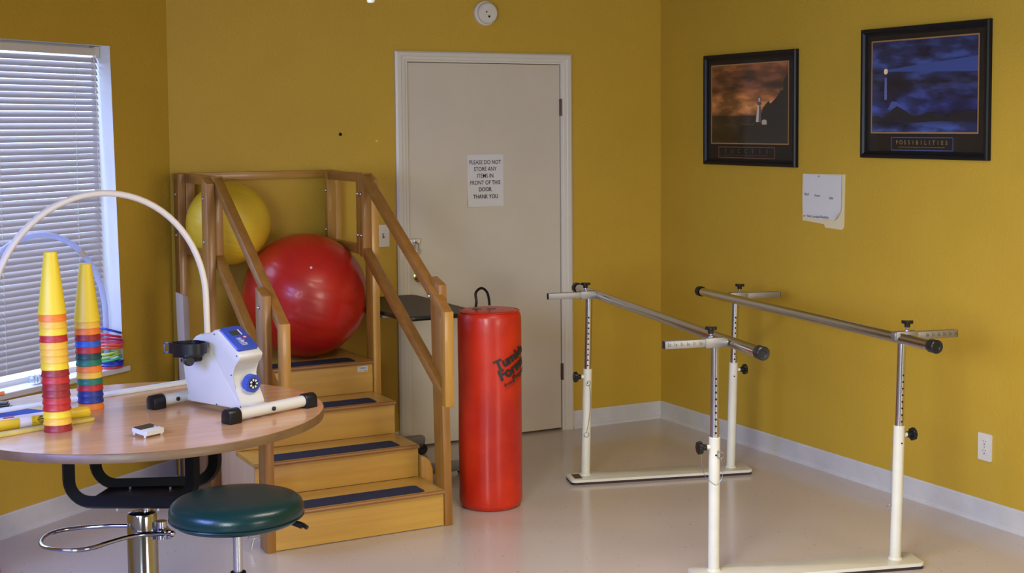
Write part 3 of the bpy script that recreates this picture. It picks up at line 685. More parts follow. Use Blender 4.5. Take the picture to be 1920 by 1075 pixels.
for k, (x, y, dx, zs, zb, s) in uprights.items():
    f = lambda z, x=x, y=y, dx=dx: Vector((x + dx * z / .87, y, z))
    b = BM(); cyl(b, f(.024), f(zs), .0215, 28, bev=.002); lathe(b, [(.0216, 0), (.028, 0), (.025, .006), (.0216, .009)], f(.0241), 24)
    e = f(zs - .037); cyl(b, e, e + AD * s * .034, .009, 14); sl = obj('upright_sleeve', b, M['cream'], pb)
    b = BM(); cyl(b, f(zs - .02), f(zb - .016), .0163, 28); ip = obj('inner_post', b, M['alu'], pb)
    az = R(hole_az[k]); hd = Vector((math.cos(az), math.sin(az), 0)); b = BM(); z = zs + .018
    while z < zb - (.10 if k[0] == 'B' else .13): 
        p = f(z); cyl(b, p + hd * .0150, p + hd * .0166, .0042, 10); z += .0255
    obj('adjusting_holes', b, M['dark'], ip, smooth=False)
    b = BM(); p = f(zs - .065); cyl(b, p + hd * .0205, p + hd * .0218, .0036, 10); obj('pin_hole', b, M['dark'], sl, smooth=False)
    b = BM(); prism(b, rnd, 0, .016, frame_m(e + AD * s * .052, AN, (0, 0, 1), AD * s), .002); cyl(b, e + AD * s * .034, e + AD * s * .054, .012, 16); cyl(b, e + AD * s * .028, e + AD * s * .04, .005, 10); obj('height_knob', b, M['black'], pb, ang=30)
    # clamp, slide arm and its knob
    top = f(zb); m_ = frame_m(top, AD, AN)
    lo = (-.045, -.017, -.0185) if s < 0 else (-.033, -.017, -.0185); hi = (.033, .017, .0185) if s < 0 else (.06, .017, .0185)
    b = BM(); box(b, lo, hi, m_, .0015); obj('clamp_bracket', b, M['dull'], pb, ang=30)
    b = BM(); a0_, a1_ = (-.205, .044) if s < 0 else (-.04, .235)
    box(b, (a0_, -.0135, -.0145), (a1_, .0135, .0145), m_, .001); sa = obj('slide_arm', b, M['dull'], pb, ang=30)
    b = BM()
    ex = a0_ if s < 0 else a1_
    box(b, (ex - .002, -.0125, -.0135), (ex + .002, .0125, .0135), m_); obj('arm_plug', b, M['dark'], sa, smooth=False)
    if k[0] == 'F':
        b = BM()
        for i in range(6):
            x0 = (a0_ + .012 + i * .025) if s < 0 else (a1_ - .012 - i * .025)
            box(b, (x0, -.0139, -.006), (x0 + .0015, -.0134, .009), m_)
            text(b, str(i + 3), .013, lambda a, c, x0=x0: m_ @ Vector((x0 + .007 + a, -.0139, -.005 + c)))
        obj('scale_marks', b, M['ink'], sa, smooth=False)
    kb = top + AD * (-.018 if s < 0 else .022); b = BM(); cyl(b, kb + Vector((0, 0, .016)), kb + Vector((0, 0, .045)), .0045, 10); lathe(b, [(.009, 0), (.009, .006), (.006, .008), (0, .009)], kb + Vector((0, 0, .018)), 6)
    obj('clamp_bolt', b, M['steel'], pb, ang=30)
    b = BM(); cyl(b, kb + Vector((0, 0, .033)), kb + Vector((0, 0, .05)), .0105, 16, r2=.012)
    prism(b, star(3, .010, .026, 6), .046, .058, frame_m(kb, AD, AN), .0015); obj('width_knob', b, M['black'], pb, ang=30)
ends = {'L': (Vector((-.962, -.70, .889)), Vector((-1.398, -2.818, .885))), 'R': (Vector((-.372, -.925, .857)), Vector((-.764, -3.022, .885)))}
for k, (p0, p1) in ends.items():
    d = (p1 - p0).normalized(); b = BM(); cyl(b, p0 + d * .01, p1 - d * .01, .0210, 32); br = obj('grab_bar', b, M['alu'], pb)
    for p, sg in ((p0, 1), (p1, -1)):
        b = BM(); lathe(b, [(.0235, .045), (.0255, .040), (.0255, .004), (.022, 0), (.012, .0005), (.010, .003), (0, .003)], p, 28, d * sg); obj('end_cap', b, M['black'], br)
    for u_ in (('BL', 'FL') if k == 'L' else ('BR', 'FR')):
        x, y, dx, zs, zb, s = uprights[u_]; t = (y - p0.y) / (p1.y - p0.y); q = p0 + (p1 - p0) * t
        top = Vector((x + dx * zb / .87, y, zb)); b = BM(); cyl(b, q, top - (top - q).normalized() * .02, .009, 12); obj('bar_stub', b, M['alu'], pb)
def wire(label_pts, r=.0011):
    b = BM(); tube(b, smooth_path(label_pts, 8), r, 6); return b
x, y, dx, zs, *_ = uprights['BL']; fr = Vector((-.35, -.93, 0)).normalized()
pB = lambda z, s=0, o=.0235: Vector((x + dx * z / .87, y, z)) + fr * o + Vector((.93, -.35, 0)) * s
b = wire([pB(.462, .002), pB(.45, .008), pB(.40, .014), pB(.33, .012), pB(.27, .004), pB(.235, -.002)])
for z, s in ((.471, 0), (.222, -.003)): torus(b, pB(z, s), .0115, .0014, frame_m((0, 0, 0), (.93, -.35, 0), (0, 0, 1)).to_3x3(), 24, 6)
obj('locking_pin', b, M['sticksteel'], pb)
x, y, dx, zs, *_ = uprights['FL']; fr = Vector((-.35, -.93, 0)).normalized()
b = wire([pB(.485, -.052, .0), pB(.43, -.05, .01), pB(.39, -.04, .02), pB(.362, -.012, .028), pB(.36, .005, .03), pB(.385, .022, .03), pB(.43, .026, .027), pB(.455, .020, .025)])
torus(b, pB(.468, .017), .0125, .0016, frame_m((0, 0, 0), (.93, -.35, 0), (0, 0, 1)).to_3x3(), 24, 6); sphere(b, pB(.482, .008, .021), .004, 10, 8); obj('locking_pin', b, M['sticksteel'], pb)
x, y, dx, zs, *_ = uprights['FR']
b = wire([pB(.50, -.026, 0), pB(.42, -.029, 0), pB(.32, -.027, 0), pB(.24, -.024, .0)], .0009); torus(b, pB(.225, -.028, 0), .011, .0014, frame_m((0, 0, 0), (.7, -.7, 0), (0, 0, 1)).to_3x3(), 24, 6); obj('locking_pin', b, M['sticksteel'], pb)

# ================================================================== ROUND TABLE
TC = Vector((-3.386, -1.975, 0)); TR = .607; TT = .73
tb = thing('round_table', 'round oak laminate height adjustable table on chrome hydraulic column', 'table', TC)
b = BM(); lathe(b, [(0, TT - .028), (TR - .004, TT - .028), (TR - .004, TT - .004), (TR - .002, TT), (0, TT)], TC, 128); tt = obj('tabletop', b, M['table'], tb, ang=30)
b = BM(); lathe(b, [(TR - .004, TT - .030), (TR, TT - .029), (TR + .0005, TT - .003), (TR - .002, TT - .0005), (TR - .004, TT - .001)], TC, 128); obj('edge_band', b, M['tedge'], tt, ang=50)
fl, fr_, rl, rr = (Vector((-3.635, -1.974, 0)), Vector((-3.276, -2.183, 0)), Vector((-3.512, -1.78, 0)), Vector((-3.135, -1.941, 0)))
for p, q in ((fl, fr_), (rl, rr)):
    d = (q - p).normalized(); pts = [p + Vector((0, 0, .701)), p + Vector((0, 0, .6)), p + Vector((0, 0, .53))]
    for k in range(1, 9): a = R(90 * k / 8); pts.append(p + d * (.075 * (1 - math.cos(a))) + Vector((0, 0, .53 - .075 * math.sin(a))))
    e = [q + Vector((0, 0, .701)), q + Vector((0, 0, .6)), q + Vector((0, 0, .53))]
    for k in range(1, 9): a = R(90 * k / 8); e.append(q - d * (.075 * (1 - math.cos(a))) + Vector((0, 0, .53 - .075 * math.sin(a))))
    b = BM(); tube(b, pts + e[::-1], .016, 8, flat=(.036, .032)); obj('support_bracket', b, M['blackm'], tb, ang=40)
b = BM(); n_ = (rl - fl).normalized(); c_ = (fl + fr_ + rl + rr) / 4; m_ = frame_m(c_, (fr_ - fl).normalized())
prism(b, [(-.165, -.112), (.165, -.112), (.15, .112), (-.15, .112)], .437, .449, m_); obj('mounting_plate', b, M['blackm'], tb, smooth=False)
for sx in (-.07, .07):
    for sy in (-.07, .07):
        b = BM(); cyl(b, m_ @ Vector((sx, sy, .41)), m_ @ Vector((sx, sy, .456)), .005, 8); obj('bolt', b, M['steel'], tb)
b = BM(); cyl(b, TC + Vector((0, 0, .36)), TC + Vector((0, 0, .43)), .017, 20); obj('piston', b, M['chrome'], tb)
b = BM(); lathe(b, [(0, .392), (.036, .392), (.046, .389), (.0495, .380), (.0495, .345), (.051, .34), (.051, .045), (.06, .03), (0, .03)], TC + Vector((-.014, -.004, 0)), 48); col_ = obj('hydraulic_column', b, M['chrome'], tb)
b = BM(); m_ = frame_m(TC, (.87, -.49, 0)); box(b, (-.006, -.054, .12), (.014, -.048, .285), m_); obj('column_slot', b, M['black'], col_, smooth=False)
b = BM(); lathe(b, [(0, 0), (.24, 0), (.245, .012), (.20, .028), (.07, .036), (0, .036)], TC, 48); obj('base', b, M['blackm'], tb)
b = BM(); pz = .335
lp = [(-3.425, -1.935), (-3.50, -1.895), (-3.575, -1.872), (-3.64, -1.868), (-3.690, -1.895), (-3.722, -1.95), (-3.733, -2.01), (-3.722, -2.065), (-3.685, -2.110), (-3.64, -2.132), (-3.59, -2.128), (-3.53, -2.095), (-3.46, -2.055), (-3.405, -2.045), (-3.345, -2.055), (-3.318, -2.06)]
tube(b, smooth_path([(x, y, pz - (.0 if k < 12 else .003 * (k - 11))) for k, (x, y) in enumerate(lp)], 6), .0075, 12); sphere(b, (-3.318, -2.06, pz - .012), .011, 14, 10); obj('foot_pedal_loop', b, M['chrome'], tb)
b = BM(); cyl(b, (-3.345, -2.015, .30), (-3.345, -2.015, .36), .02, 12); box(b, (-3.345, -2.062, .305), (-3.318, -1.99, .335), None, .004); obj('pedal_pivot', b, M['chrome'], tb)

# ================================================================== STOOL
SC = Vector((-3.27, -2.68, 0))
sl_ = thing('stool', 'round dark green vinyl stool in front of the round table', 'stool', SC)
b = BM(); lathe(b, [(0, .512), (.16, .512), (.182, .515), (.194, .525), (.2005, .542), (.200, .556), (.194, .570), (.182, .580), (.160, .587), (.10, .591), (0, .592)], SC, 72); cu = obj('seat_cushion', b, M['green'], sl_, ang=60)
b = BM(); tube(b, [SC + Vector((.199 * math.cos(2 * math.pi * k / 64), .199 * math.sin(2 * math.pi * k / 64), .530)) for k in range(64)], .0022, 6, True); obj('piping', b, M['green'], cu)
b = BM(); box(b, SC + Vector((-.08, -.08, .498)), SC + Vector((.08, .08, .513)), None, .004); obj('seat_plate', b, M['blackm'], sl_)
b = BM(); cyl(b, SC + Vector((0, 0, .34)), SC + Vector((0, 0, .50)), .0140, 20); obj('lift_rod', b, M['steel'], sl_)
b = BM(); lathe(b, [(0, .10), (.03, .10), (.026, .34), (.023, .357), (0, .357)], SC, 24); obj('lift_sleeve', b, M['blackm'], sl_)
b = BM(); tube(b, smooth_path([SC + Vector((.06, -.01, .503)), (-3.135, -2.705, .500), (-3.09, -2.735, .492), (-3.075, -2.755, .482)], 5), .007, 8); tube(b, smooth_path([(-3.135, -2.703, .500), (-3.11, -2.722, .496), (-3.085, -2.745, .486)], 4), .010, 8, flat=(.022, .011)); obj('height_lever', b, M['black'], sl_)
for k in range(5):
    a = R(72 * k + 20); e = SC + Vector((.25 * math.cos(a), .25 * math.sin(a), .075)); b = BM(); tube(b, [SC + Vector((.02 * math.cos(a), .02 * math.sin(a), .125)), SC + (e - SC) * .6 + Vector((0, 0, .045)), e], .016, 8); lg = obj('leg', b, M['blackm'], sl_)
    b = BM(); lathe(b, [(0, -.012), (.022, -.012), (.025, -.008), (.025, .008), (.022, .012), (0, .012)], (e.x, e.y, .025), 20, (-math.sin(a), math.cos(a), 0)); cyl(b, (e.x, e.y, .03), (e.x, e.y, .07), .006, 8); obj('caster', b, M['black'], lg)
# loose wing bolt of the stairs on its chain
b = BM(); wx, wy = -2.838, -1.37; tube(b, smooth_path([(XLo, wy, .22), (wx + .012, wy, .19), (wx, wy, .12), (wx, wy, .065)], 6), .0012, 6)
cyl(b, (wx + .003, wy, .058), (wx - .006, wy, .012), .0045, 10); tube(b, [(wx - .018, wy, .064), (wx, wy, .054), (wx + .018, wy, .058)], .005, 8); obj('wing_bolt', b, M['steel'], st)
bolt((XLo, -1.385, .085), (-1, 0, 0))

# ================================================================== PEDAL EXERCISER
EO = Vector((-3.01, -2.245, TT)); EU = Vector((math.cos(R(23)), math.sin(R(23)), 0)); EW = Vector((-EU.y, EU.x, 0))
me_ = frame_m(EO, EU, EW)                                   # local x along the feet, y away, z up
E_ = lambda u, w_, z: me_ @ Vector((u, w_, z))
ex = thing('pedal_exerciser', 'white tabletop pedal exerciser with blue console on the round table', 'exerciser', EO + EW * .2)
for w_, nm in ((.02, 'front_foot'), (.425, 'rear_foot')):
    b = BM(); cyl(b, E_(-.16, w_, .025), E_(.16, w_, .025), .0195, 28); ft = obj(nm, b, M['housing'], ex)
    for s in (-1, 1):
        b = BM(); pr_ = [(-.0245, 0), (.0245, 0), (.0245, .027), (.022, .038), (.015, .046), (.006, .050), (-.006, .050), (-.015, .046), (-.022, .038), (-.0245, .027)]
        prism(b, pr_, -.026, .024, me_ @ frame_m((s * .165, w_, 0), (0, 1, 0), (0, 0, 1), (1, 0, 0)), .004); obj('rubber_cap', b, M['black'], ft, ang=40)
    b = BM(); q = E_(-.005 if w_ < .1 else -.09, w_ - .0195, .025); lathe(b, [(0, 0), (.0075, 0), (.0075, .004), (.004, .007), (0, .0075)], q, 14, -EW); 
    obj('bolt_cover', b, M['black'], ft)
b = BM(); box(b, (-.045, .02, .012), (-.005, .425, .034), me_, .002); box(b, (-.055, .025, .022), (.02, .075, .036), me_, .002); obj('centre_beam', b, M['housing'], ex)
prof = [(.355, .020), (.378, .089), (.396, .178), (.372, .205), (.318, .252), (.292, .262), (.258, .258), (.240, .262), (.222, .279), (.208, .2835), (.194, .279), (.104, .218), (.088, .209), (.082, .200), (.092, .185), (.108, .168), (.122, .148), (.126, .132), (.120, .110), (.108, .088), (.092, .060), (.082, .040), (.078, .028), (.085, .022)]
b = BM(); prism(b, prof, -.076, .024, me_ @ frame_m((0, 0, 0), (0, 1, 0), (0, 0, 1), (1, 0, 0)), .005); hs = obj('housing', b, M['housing'], ex, ang=40)
b = BM(); pn = [(.352, .026), (.374, .089), (.388, .172), (.34, .215), (.262, .235), (.083, .030)]
prism(b, pn, -.0785, -.074, me_ @ frame_m((0, 0, 0), (0, 1, 0), (0, 0, 1), (1, 0, 0)), .0015); obj('side_cover', b, M['housing'], ex, ang=30)
for w_, z in ((.383, .165), (.214, .267), (.098, .203), (.129, .135), (.340, .032), (.210, .026), (.084, .032)):
    b = BM(); lathe(b, [(0, 0), (.0028, 0), (.002, .001), (0, .0012)], E_(-.0772, w_, z), 10, -EU); obj('screw', b, M['black'], hs)
# console
sdir = Vector((0, .104, .066)).normalized(); mc = me_ @ frame_m((-.0265, .150, .2478), (1, 0, 0), sdir, Vector((0, -.066, .104)).normalized())
b = BM(); prism(b, rrect(.086, .118, .008), -.004, .011, mc, .003); cs = obj('console', b, M['blue'], ex, ang=40)
b = BM(); box(b, (-.0435, -.052, .0), (-.040, .05, .0085), mc, .001); obj('console_edge', b, M['bluelight'], cs)
b = BM(); box(b, (-.022, .013, .0105), (.014, .036, .012), mc); obj('display', b, M['screen'], cs, smooth=False)
b = BM(); box(b, (.017, .012, .0105), (.0215, .04, .0118), mc); obj('display_stripe', b, M['paper'], cs, smooth=False)
b = BM(); prism(b, [(.0085 * math.cos(a), .006 * math.sin(a)) for a in [2 * math.pi * k / 20 for k in range(20)]], .0105, .0135, mc @ Matrix.Translation((.019, -.004, 0)), .0008); bt = obj('button', b, M['redp'], cs, label='small red button')
b = BM(); box(b, (.014, -.006, .0133), (.024, -.002, .0142), mc); obj('button_print', b, M['paper'], bt, smooth=False)
b = BM()
for k in range(6): y = -.006 - k * .0068; box(b, (-.016, y, .0106), (-.013, y + .003, .0115), mc); box(b, (-.010, y, .0106), (-.010 + (.012, .014, .018, .013, .02, .018)[k], y + .003, .0115), mc)
obj('lettering', b, M['paper'], cs, smooth=False)
# tension knob
kd = (-EW + Vector((0, 0, -.05))).normalized(); kc = E_(-.019, .108, .104)
b = BM(); prism(b, star(12, .0285, .0315, 4), 0, .024, frame_m(kc, EU, kd.cross(EU), kd), .002); kn = obj('tension_knob', b, M['blue'], ex, ang=30)
b = BM(); cyl(b, kc + kd * .023, kc + kd * .0255, .019, 24); dl = obj('dial_face', b, M['black'], kn, smooth=False)
b = BM(); mk = frame_m(kc, EU, kd.cross(EU), kd)
for k in range(7):
    a = 2 * math.pi * k / 7; prism(b, [(.009 * math.cos(a - .3), .009 * math.sin(a - .3)), (.017 * math.cos(a - .3), .017 * math.sin(a - .3)), (.017 * math.cos(a + .22), .017 * math.sin(a + .22)), (.009 * math.cos(a + .22), .009 * math.sin(a + .22))], .0252, .0262, mk)
obj('dial_marks', b, M['paper'], dl, smooth=False)
b = BM(); cyl(b, kc + kd * .025, kc + kd * .029, .005, 12); obj('dial_hub', b, M['black'], dl)
# crank and pedal with strap
PU, PW, PZ = -.145, .272, .225
b = BM(); cyl(b, E_(-.06, PW + .02, PZ - .045), E_(-.098, PW + .02, PZ - .045), .013, 20); lathe(b, [(0, 0), (.013, 0), (.013, .004), (.008, .009), (0, .010)], E_(-.098, PW + .02, PZ - .045), 18, -EU); cyl(b, E_(-.09, PW + .02, PZ - .045), E_(-.155, PW + .02, PZ - .045), .006, 12); obj('crank', b, M['black'], ex)
pd = thing('pedal', None, None, E_(PU, PW, PZ)); pd.parent = ex; pd.location = E_(PU, PW, PZ) - ORG[ex]
b = BM(); rv = Vector((.616, -.787, 0)); fv = Vector((-.787, -.616, 0))     # viewer's right, towards the viewer
def PP(r_, f_, z): q = rv * r_ + fv * f_; return E_(PU + q.x, PW + q.y, PZ + z)
cyl(b, PP(-.012, .01, -.044), PP(.012, -.004, -.044), .0, 8) if 0 else lathe(b, [(0, -.016), (.014, -.016), (.018, -.012), (.019, 0), (.018, .012), (.014, .016), (0, .016)], PP(.006, .014, -.042), 22, me_.to_3x3() @ (fv * .8 + rv * .5))
obj('pedal_hub', b, M['black'], pd)
b = BM(); loop = [(-.062, .004), (-.052, .016), (-.03, .036), (.0, .050), (.03, .050), (.055, .038), (.064, .018), (.063, -.004), (.045, -.03), (.01, -.052), (-.03, -.034), (-.056, -.010)]
lp = smooth_path([PP(x, y, .0) for x, y in loop] , 5); tube(b, lp, .02, 4, flat=(.0035, .036)); obj('strap', b, M['black'], pd, ang=40)
b = BM(); prism(b, [(-.05, -.02), (.045, -.02), (.055, .0), (.045, .03), (-.0, .042), (-.045, .02)], -.03, -.016, me_ @ frame_m((PU, PW, PZ), rv, fv), .002); obj('footrest', b, M['black'], pd)
b = BM(); m_ = me_ @ frame_m((PU, PW, PZ), rv, fv)
for lo, hi in (((-.080, .002, -.020), (-.058, .006, -.012)), ((-.080, .002, .012), (-.058, .006, .020)), ((-.080, .002, -.02), (-.074, .006, .02)), ((-.064, .002, -.02), (-.058, .006, .02))): box(b, lo, hi, m_, .0008)
obj('strap_buckle', b, M['dgrey'], pd)

# ================================================================== CONES
cm = {}
for n_, c in (('yellow', (.80, .58, .025)), ('golden', (.80, .46, .04)), ('orange', (.82, .20, .015)), ('red', (.46, .018, .014)), ('dark red', (.28, .014, .014)), ('blue', (.02, .10, .42)), ('dark blue', (.012, .030, .18)), ('green', (.008, .16, .085)), ('dark green', (.006, .055, .042))):
    cm[n_] = mat('cone_' + n_.replace(' ', '_'), c, .45, bump=.05, bscale=150)
ordn = ['topmost', 'second from top', 'third from top', 'fourth from top', 'fifth from top', 'sixth from top', 'seventh from top', 'eighth from top', 'ninth from top', 'tenth from top', 'ninth from bottom', 'eighth from bottom', 'seventh from bottom', 'sixth from bottom', 'fifth from bottom', 'fourth from bottom', 'third from bottom', 'second from bottom', 'bottommost']
def cone_mesh():
    b = BM(); lathe(b, [(0, .1955), (.0184, .195), (.0407, .012), (.0421, 0), (.0438, 0), (.0440, .005), (.0426, .0075), (.0420, .012), (.0202, .196), (.019, .198), (.0, .1982)], (0, 0, 0), 40); return b
def stack(cx, cy, cols, which, dz, lean):
    src = {}
    n = len(cols)
    for k, c in enumerate(cols):       # cols from the top down
        i = n - 1 - k; p = Vector((cx + lean[0] * i, cy + lean[1] * i, TT + i * dz + .0004))
        if k == 0 or 'any' not in src:
            b = cone_mesh(); o = obj('stacking_cone', b, cm[c], ang=45); o.location = p; src['any'] = o
        else:
            o = src['any'].copy(); o.data = src[c].data if c in src else src['any'].data.copy()
            if c not in src: o.data.materials[0] = cm[c]
            COL.objects.link(o); o.location = p
        src[c] = o
        pos = ordn[k] if k < n / 2 else ('bottommost' if i == 0 else ordn[18 - i])
        tag(o, f'{c} stacking cone, {pos} in the {which} stack on the table', 'cone', f'stacking cones in the {which} stack')
stack(-3.686, -2.111, ['yellow', 'orange', 'golden', 'yellow', 'red', 'golden', 'golden', 'golden', 'yellow', 'dark red', 'red', 'dark red', 'dark red', 'red', 'red', 'yellow', 'golden', 'dark red'], 'taller', .0223, (-.00045, 0))
stack(-3.524, -1.794, ['yellow', 'golden', 'orange', 'dark red', 'blue', 'red', 'dark green', 'green', 'orange', 'golden', 'green', 'red', 'dark blue', 'dark blue', 'orange'], 'shorter', .0218, (-.0004, 0))

# ================================================================== ARCHES AND RINGS
AU = Vector((math.cos(R(18)), math.sin(R(18)), 0)); AC = Vector((-3.43, -1.592, 0))
ar = thing('reach_arch', 'large white tube arch standing on a flat white bar on the table', 'arch', AC + Vector((0, 0, TT)))
b = BM(); box(b, (-.455, -.022, TT), (.45, .022, TT + .012), frame_m(AC, AU), .002); obj('base_bar', b, M['reveal'], ar)
b = BM(); r_ = .424; zc = 1.043
pts = [AC + AU * -.428 + Vector((0, 0, TT + .010)), AC + AU * -.427 + Vector((0, 0, .9))] + [AC + AU * (r_ * math.cos(R(a))) + Vector((0, 0, zc + r_ * math.sin(R(a)))) for a in range(180, -1, -5)] + [AC + AU * .427 + Vector((0, 0, .9)), AC + AU * .43 + Vector((0, 0, TT + .010))]
tube(b, pts, .0118, 14); obj('tube', b, M['arch'], ar)
SA = .83; SO = .028
a2 = thing('reach_arch', 'smaller milky tube arch standing on the window sill in front of blind', 'arch', LW(SA, .607, SO))
b = BM(); r_ = .40; zc = .845
pts = [LW(SA - .402, .608, SO), LW(SA - .402, .72, SO)] + [LW(SA - r_ * math.cos(R(a)), zc + r_ * math.sin(R(a)), SO) for a in range(0, 181, 5)] + [LW(SA + .402, .72, SO), LW(SA + .402, .608, SO)]
tube(b, pts, .0125, 14); obj('tube', b, M['milk'], a2)
b = BM(); p = [LW(SA - r_ * math.cos(R(a)), zc + r_ * math.sin(R(a)), SO) for a in (52, 50, 48, 46)]; tube(b, p, .0131, 14); obj('tape_band', b, M['sill'], a2)
rp = thing('ring', None, None, LW(.425, .6, .02)); bpy.data.objects.remove(rp)
rings = [('red', (.50, .03, .05), .6128, 0, 0, 0, 'flat at the bottom of the pile'), ('blue', (.015, .05, .50), .624, 1, 0, -.006, 'second from the bottom of pile'), ('dark blue', (.01, .02, .30), .635, 2, 2, -.008, 'third from the bottom of the pile'), ('green', (.02, .45, .13), .652, -9, 3, .0, 'just above the blue rings in pile'),
         ('lime', (.38, .55, .08), .668, -9, 4, .012, 'lower of the two lime rings'), ('lime', (.42, .58, .10), .682, -7, 4, .014, 'upper of the two lime rings'), ('orange red', (.80, .09, .03), .700, 6, 3, -.004, 'above the lime rings'), ('coral', (.78, .12, .07), .7125, 8, 2, -.008, 'in the middle of the pile'),
         ('hot pink', (.70, .04, .22), .7255, 10, 2, -.010, 'under the crimson rings'), ('crimson', (.42, .012, .05), .739, 11, 0, -.004, 'lower of the two crimson rings'), ('crimson', (.52, .015, .06), .7555, 14, -2, .0, 'upper of the two crimson rings'), ('blue', (.015, .05, .45),   .780, 17, -8, -.002, 'topmost and tilted on the pile')]
r0 = None
for c, rgb, z, tilt, roll, ds, where in rings:
    if r0 is None: b = BM(); torus(b, (0, 0, 0), .048, .0052, None, 44, 10); r0 = o = obj('toss_ring', b, mat('ring_base', rgb, .3))
    else: o = r0.copy(); o.data = r0.data.copy(); COL.objects.link(o); o.data.materials[0] = mat('ring_' + c.replace(' ', '_'), rgb, .3)
    o.location = LW(.420 + ds, z, .014); o.rotation_euler = (Matrix.Rotation(R(tilt), 3, LN) @ Matrix.Rotation(R(roll), 3, LD)).to_euler()
    tag(o, f'{c} plastic ring on sill arch leg, {where}', 'ring', 'plastic rings on the arch leg')
# clear clip box on the sill
cl = thing('clear_clip', 'clear ribbed plastic clip lying on the window sill behind the cones', 'clip', LW(.85, .607, .03))
for k in range(5):
    b = BM(); box(b, (.808 + k * .017, .6075, .012), (.818 + k * .017, .645 - (k % 2) * .004, .05), mw, .003); obj('rib', b, M['clear'], cl)
b = BM(); box(b, (.806, .6073, .01), (.894, .6125, .052), mw, .001); obj('clip_base', b, M['clear'], cl)

# ================================================================== SMALL TABLE THINGS
tm = thing('timer', 'small white timer with a dark screen lying on the round table', 'timer', (-3.452, -2.34, TT))
m_ = frame_m((-3.452, -2.336, TT), (.45, -.89, 0)) @ Matrix.Translation((0, 0, .005)) @ Matrix.Rotation(R(6), 4, 'Y')
b = BM(); prism(b, rrect(.070, .074, .005), .006, .020, m_, .002); tbody = obj('case', b, M['housing'], tm)
b = BM(); box(b, (-.033, -.035, .0195), (.006, .035, .0206), m_); obj('screen', b, M['screen'], tm, smooth=False)
b = BM(); box(b, (.0, .020, .0205), (.008, .028, .0225), m_, .001); obj('button', b, M['housing'], tm)
b = BM(); 
for sx, sy in ((-.028, -.030), (.028, -.034), (.028, .03), (-.028, .03)): cyl(b, m_ @ Vector((sx, sy, -.0005 + (-.003 if sx < 0 else .0))), m_ @ Vector((sx, sy, .008)), .004, 8)
obj('feet', b, M['housing'], tm)
YU = Vector((math.cos(R(20)), math.sin(R(20)), 0)); YN = Vector((-YU.y, YU.x, 0))
pk = thing('wooden_plank', 'thin yellow painted plank with rounded end behind the taller cone stack', 'plank', Vector((-3.72, -2.075, TT)))
m_ = frame_m(Vector((-3.549, -2.020, TT)), YU, YN)
b = BM(); prism(b, [(-.395, 0), (-.012, 0), (-.003, .005), (0, .016), (-.003, .030), (-.012, .036), (-.395, .036)], .0003, .011, m_, .0015); obj('board', b, M['yboard'], pk)
fb = thing('felt_board', 'cream yellow board with a blue felt panel behind the yellow tube', 'board', Vector((-3.80, -1.84, TT)))
m_ = frame_m(Vector((-3.672, -1.705, TT)), Vector((.934, .358, 0)), Vector((-.358, .934, 0)))
b = BM(); prism(b, [(-.24, -.19), (-.005, -.19), (0, -.185), (0, -.006), (-.006, 0), (-.24, 0)], .0003, .009, m_, .001); o_ = obj('board', b, M['yboard'], fb)
b = BM(); prism(b, [(-.232, -.185), (-.040, -.185), (-.040, -.10), (-.064, -.018), (-.232, -.018)], .009, .0105, m_); obj('felt', b, M['feltblue'], fb, smooth=False)
tu = thing('yellow_tube', 'yellow plastic tube with white band and printed warning label on table', 'tube', Vector((-3.71, -2.01, TT)))
p0, p1 = Vector((-3.905, -2.054, TT + .0222)), Vector((-3.562, -1.968, TT + .0222)); d_ = (p1 - p0).normalized(); L_ = (p1 - p0).length
b = BM(); lathe(b, [(0, 0), (.018, 0), (.0215, .004), (.0215, L_ - .012), (.0195, L_ - .005), (.014, L_), (0, L_ + .001)], p0, 32, d_); obj('barrel', b, M['yellowp'], tu)
def sector(z0, z1, a0, a1, rad=.0219, n=14):
    b = BM(); sdv = d_.cross(Vector((0, 0, 1))).normalized()
    def q(z, a): return p0 + d_ * z + (sdv * math.cos(R(a)) + Vector((0, 0, 1)) * math.sin(R(a))) * rad
    A = [b.verts.new(q(z0, a0 + (a1 - a0) * k / n)) for k in range(n + 1)]; B_ = [b.verts.new(q(z1, a0 + (a1 - a0) * k / n)) for k in range(n + 1)]
    for k in range(n): b.faces.new((A[k], A[k + 1], B_[k + 1], B_[k]))
    return b, q
b, q_ = sector(.112, .155, -88, 268, .0220, 36); obj('white_band', b, M['clearw'], tu)
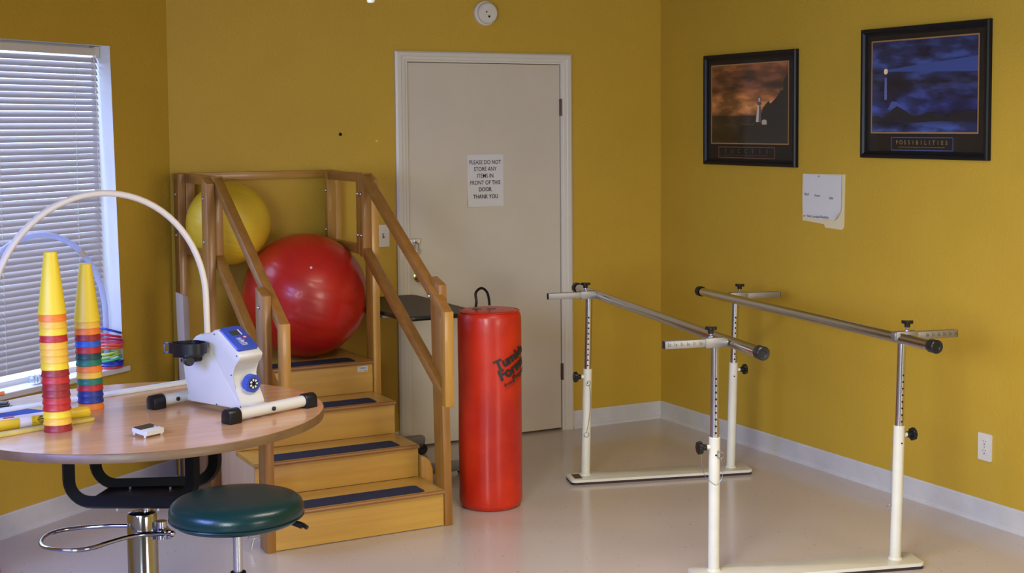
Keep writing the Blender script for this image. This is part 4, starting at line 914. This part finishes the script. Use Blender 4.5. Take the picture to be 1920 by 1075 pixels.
b, q_ = sector(.02, .235, 48, 120, .0222); obj('white_strip', b, M['clearw'], tu)
b, q_ = sector(.150, .215, -40, 42, .0224); lb = obj('printed_label', b, M['yellowp'], tu)
b = BM()
text(b, '1', .022, lambda x, y: q_(.158 + x, math.degrees((y - .004) / .0226)) + Vector((0, 0, .0)), bold=.0006)
for a0_, a1_, z0, z1 in ((22, 28, .170, .205), (8, 16, .168, .206), (-4, 1, .170, .204), (-14, -9, .172, .200), (-24, -19, .176, .196), (30, 40, .176, .190)):
    vs = [b.verts.new(q_(z, a)) for z, a in ((z0, a0_), (z1, a0_), (z1, a1_), (z0, a1_))]; b.faces.new(vs)
for v in b.verts: v.co += (v.co - (p0 + d_ * (v.co - p0).dot(d_))).normalized() * .0006
obj('lettering', b, M['ink'], lb, smooth=False)
b, q_ = sector(.062, .098, 60, 95, .0226); obj('red_mark', b, M['redp'], tu)
rs_ = thing('red_stick', 'short flat red stick lying behind the yellow tube near its end', 'stick', Vector((-3.60, -1.93, TT)))
b = BM(); box(b, (-.06, -.006, .0003), (.06, .006, .028), frame_m(Vector((-3.615, -1.925, TT)), d_), .002); obj('stick', b, M['redp'], rs_)
tl_ = thing('hand_tool', 'dark grey tool with orange handle at the far left edge of table', 'tool', Vector((-3.80, -1.63, TT)))
for k, (x0, x1) in enumerate(((-.08, .034), (-.08, .026), (-.07, .022))):
    b = BM(); box(b, (x0, -.016, .0005 + k * .0075), (x1, .016, .0065 + k * .0075), frame_m(Vector((-3.795, -1.630, TT)), (.95, -.31, 0)), .0015); obj('blade', b, M['dgrey'], tl_)
b = BM(); tube(b, smooth_path([(-3.86, -1.60, TT + .022), (-3.83, -1.615, TT + .035), (-3.80, -1.622, TT + .047), (-3.782, -1.625, TT + .050)], 5), .008, 10); obj('handle', b, M['orange'], tl_)
pk_ = thing('foam_ball', 'pink ball on the floor at the bottom left corner of view', 'ball', (-3.80, -1.215, 0))
b = BM(); sphere(b, (-3.802, -1.222, .036), .036, 28, 18); obj('shell', b, M['pink'], pk_)
